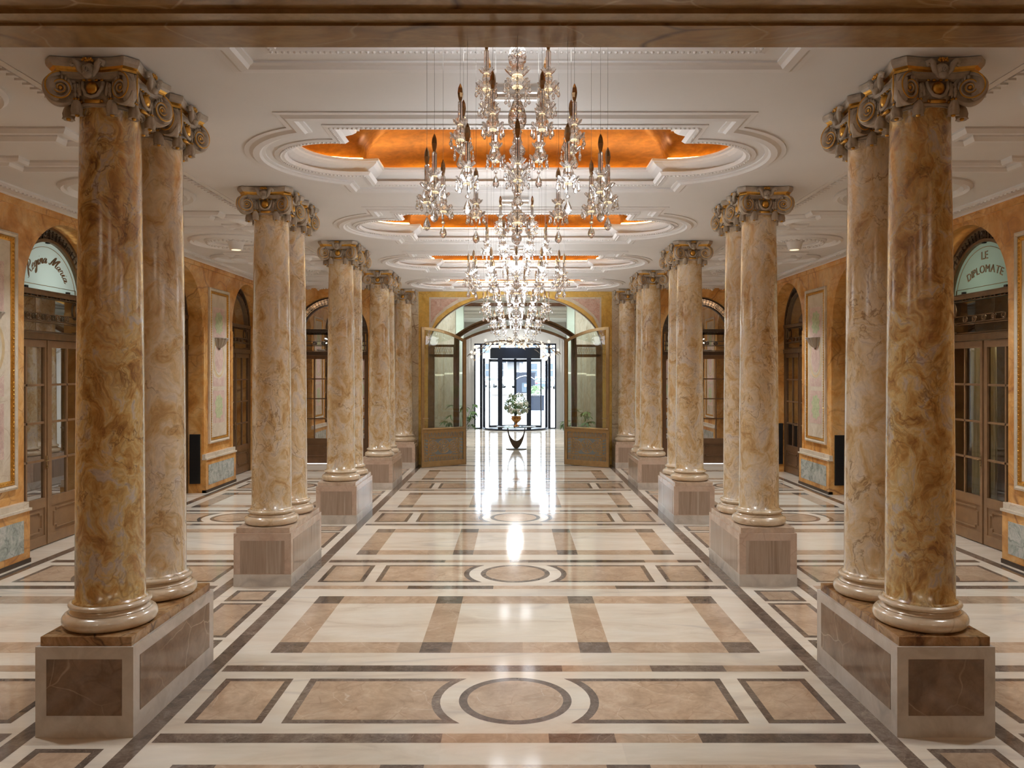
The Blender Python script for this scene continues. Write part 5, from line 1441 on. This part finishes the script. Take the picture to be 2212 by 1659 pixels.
b = MB(); b.tube([(0,0,0),(0,0,4.2),(.1,0,4.7),(.5,0,5.0)], [.07,.05,.045,.04], 8, 0); b.sphere((.55,0,4.95), .16, 10, 6, 0)
o = b.build('street_lamp', [M['greymetal']] if 'greymetal' in M else [M['chrome']], None, (-.75, 70, -.02)); tag(o, 'slender grey street lamp outside the glass front', 'street lamp')

# ------------------------------------------------------------------ light
W = bpy.data.worlds.new('World'); S.world = W; W.use_nodes = True
nt = W.node_tree; bg = nt.nodes['Background']
bg.inputs['Color'].default_value = (.78,.88,1.0,1); bg.inputs['Strength'].default_value = WORLD
def lamp(kind, name, loc, energy, col, rot=(0,0,0), **kw):
    l = bpy.data.lights.new(name, kind); l.energy = energy; l.color = col
    for k_, v in kw.items(): setattr(l, k_, v)
    o = bpy.data.objects.new(name, l); C.objects.link(o); o.location = loc; o.rotation_euler = rot
    return o
lamp('SUN', 'sun', (0,0,30), SUN, (1,.95,.86), (R(48), R(14), 0), angle=R(.6))
po = lamp('AREA', 'entrance_portal', (0, YE+.12, gz/2), 1, (1,1,1), (R(90),0,0), shape='RECTANGLE', size=3.2, size_y=gz)
po.rotation_euler = (R(-90), 0, 0); po.data.cycles.is_portal = True
WARM = LAMPCOL
for kb, b in enumerate(BAYS):
    for s in (-1, 1):
        lamp('POINT', 'chandelier_lamp', (s*.23, b, 3.02), CHAND[kb], WARM, shadow_soft_size=.12)
    if UPL[kb]: lamp('AREA', 'chandelier_uplight', (0, b, 3.72 if kb == 0 else 3.05), UPL[kb], WARM, (PI,0,0), shape='DISK', size=.8)
for s in (-1, 1):
    for k_ in range(5):
        lamp('AREA', 'aisle_spot_lamp', (s*4.27, 5.415+3.365*k_, AISLE-.14), AISLEP[k_], AISLECOL, shape='DISK', size=.16, spread=R(118))
for k_, e_ in enumerate(DOWNL): lamp('AREA', 'ceiling_light_lamp', (0, 5.415+3.365*k_, NAVE-.078), e_, LAMPCOL, shape='RECTANGLE', size=.26, size_y=.11, spread=R(135))
lamp('AREA', 'entrance_hall_lamp', (0, 24.9, HC+.53), HALLP*.45, (1,.99,.97), (0,0,0), shape='DISK', size=1.4, spread=R(110))
for s in (-1, 1): lamp('AREA', 'entrance_hall_lamp', (s*1.9, 20.3, HC-.02), HALLP*.22, (1,.99,.97), (0,0,0), shape='DISK', size=.3)
lamp('AREA', 'entrance_hall_lamp', (0, 29.4, HC-.02), HALLP*.5, (1,.99,.97), (0,0,0), shape='DISK', size=.5)
for s in (-1, 1): lamp('POINT', 'side_room_lamp', (s*(WX+1.0), 10.2, 3.3), 30 if s < 0 else 20, (.95,1,.96) if s < 0 else (1,.9,.7), shadow_soft_size=.1)
for x in (-3.4, 0, 3.4): lamp('AREA', 'added_back_fill', (x, -1.0, 4.0), BACKP, (1,.88,.72), (0,0,0), shape='DISK', size=1.2)  # unseen fill lights added behind the camera to brighten the near floor

# ------------------------------------------------------------------ camera
cam = bpy.data.cameras.new('camera'); co = bpy.data.objects.new('camera', cam); C.objects.link(co)
cam.sensor_width = 36; cam.sensor_fit = 'HORIZONTAL'; cam.lens = 1715*36/2212
co.location = (0, 0, CZ); co.rotation_euler = (R(90), 0, 0)
cam.shift_x = -7/2212; cam.shift_y = -25.5/2212; cam.clip_start = .05; cam.clip_end = 400
S.camera = co
S.view_settings.view_transform = 'Standard'; S.view_settings.look = 'None'; S.view_settings.gamma = 1
S.view_settings.use_curve_mapping = False; S.view_settings.exposure = EXPO
S.cycles.max_bounces = 9; S.cycles.diffuse_bounces = 4; S.cycles.glossy_bounces = 4; S.cycles.transmission_bounces = 9; S.cycles.transparent_max_bounces = 16; S.cycles.adaptive_threshold = .08
S.cycles.sample_clamp_indirect = 6
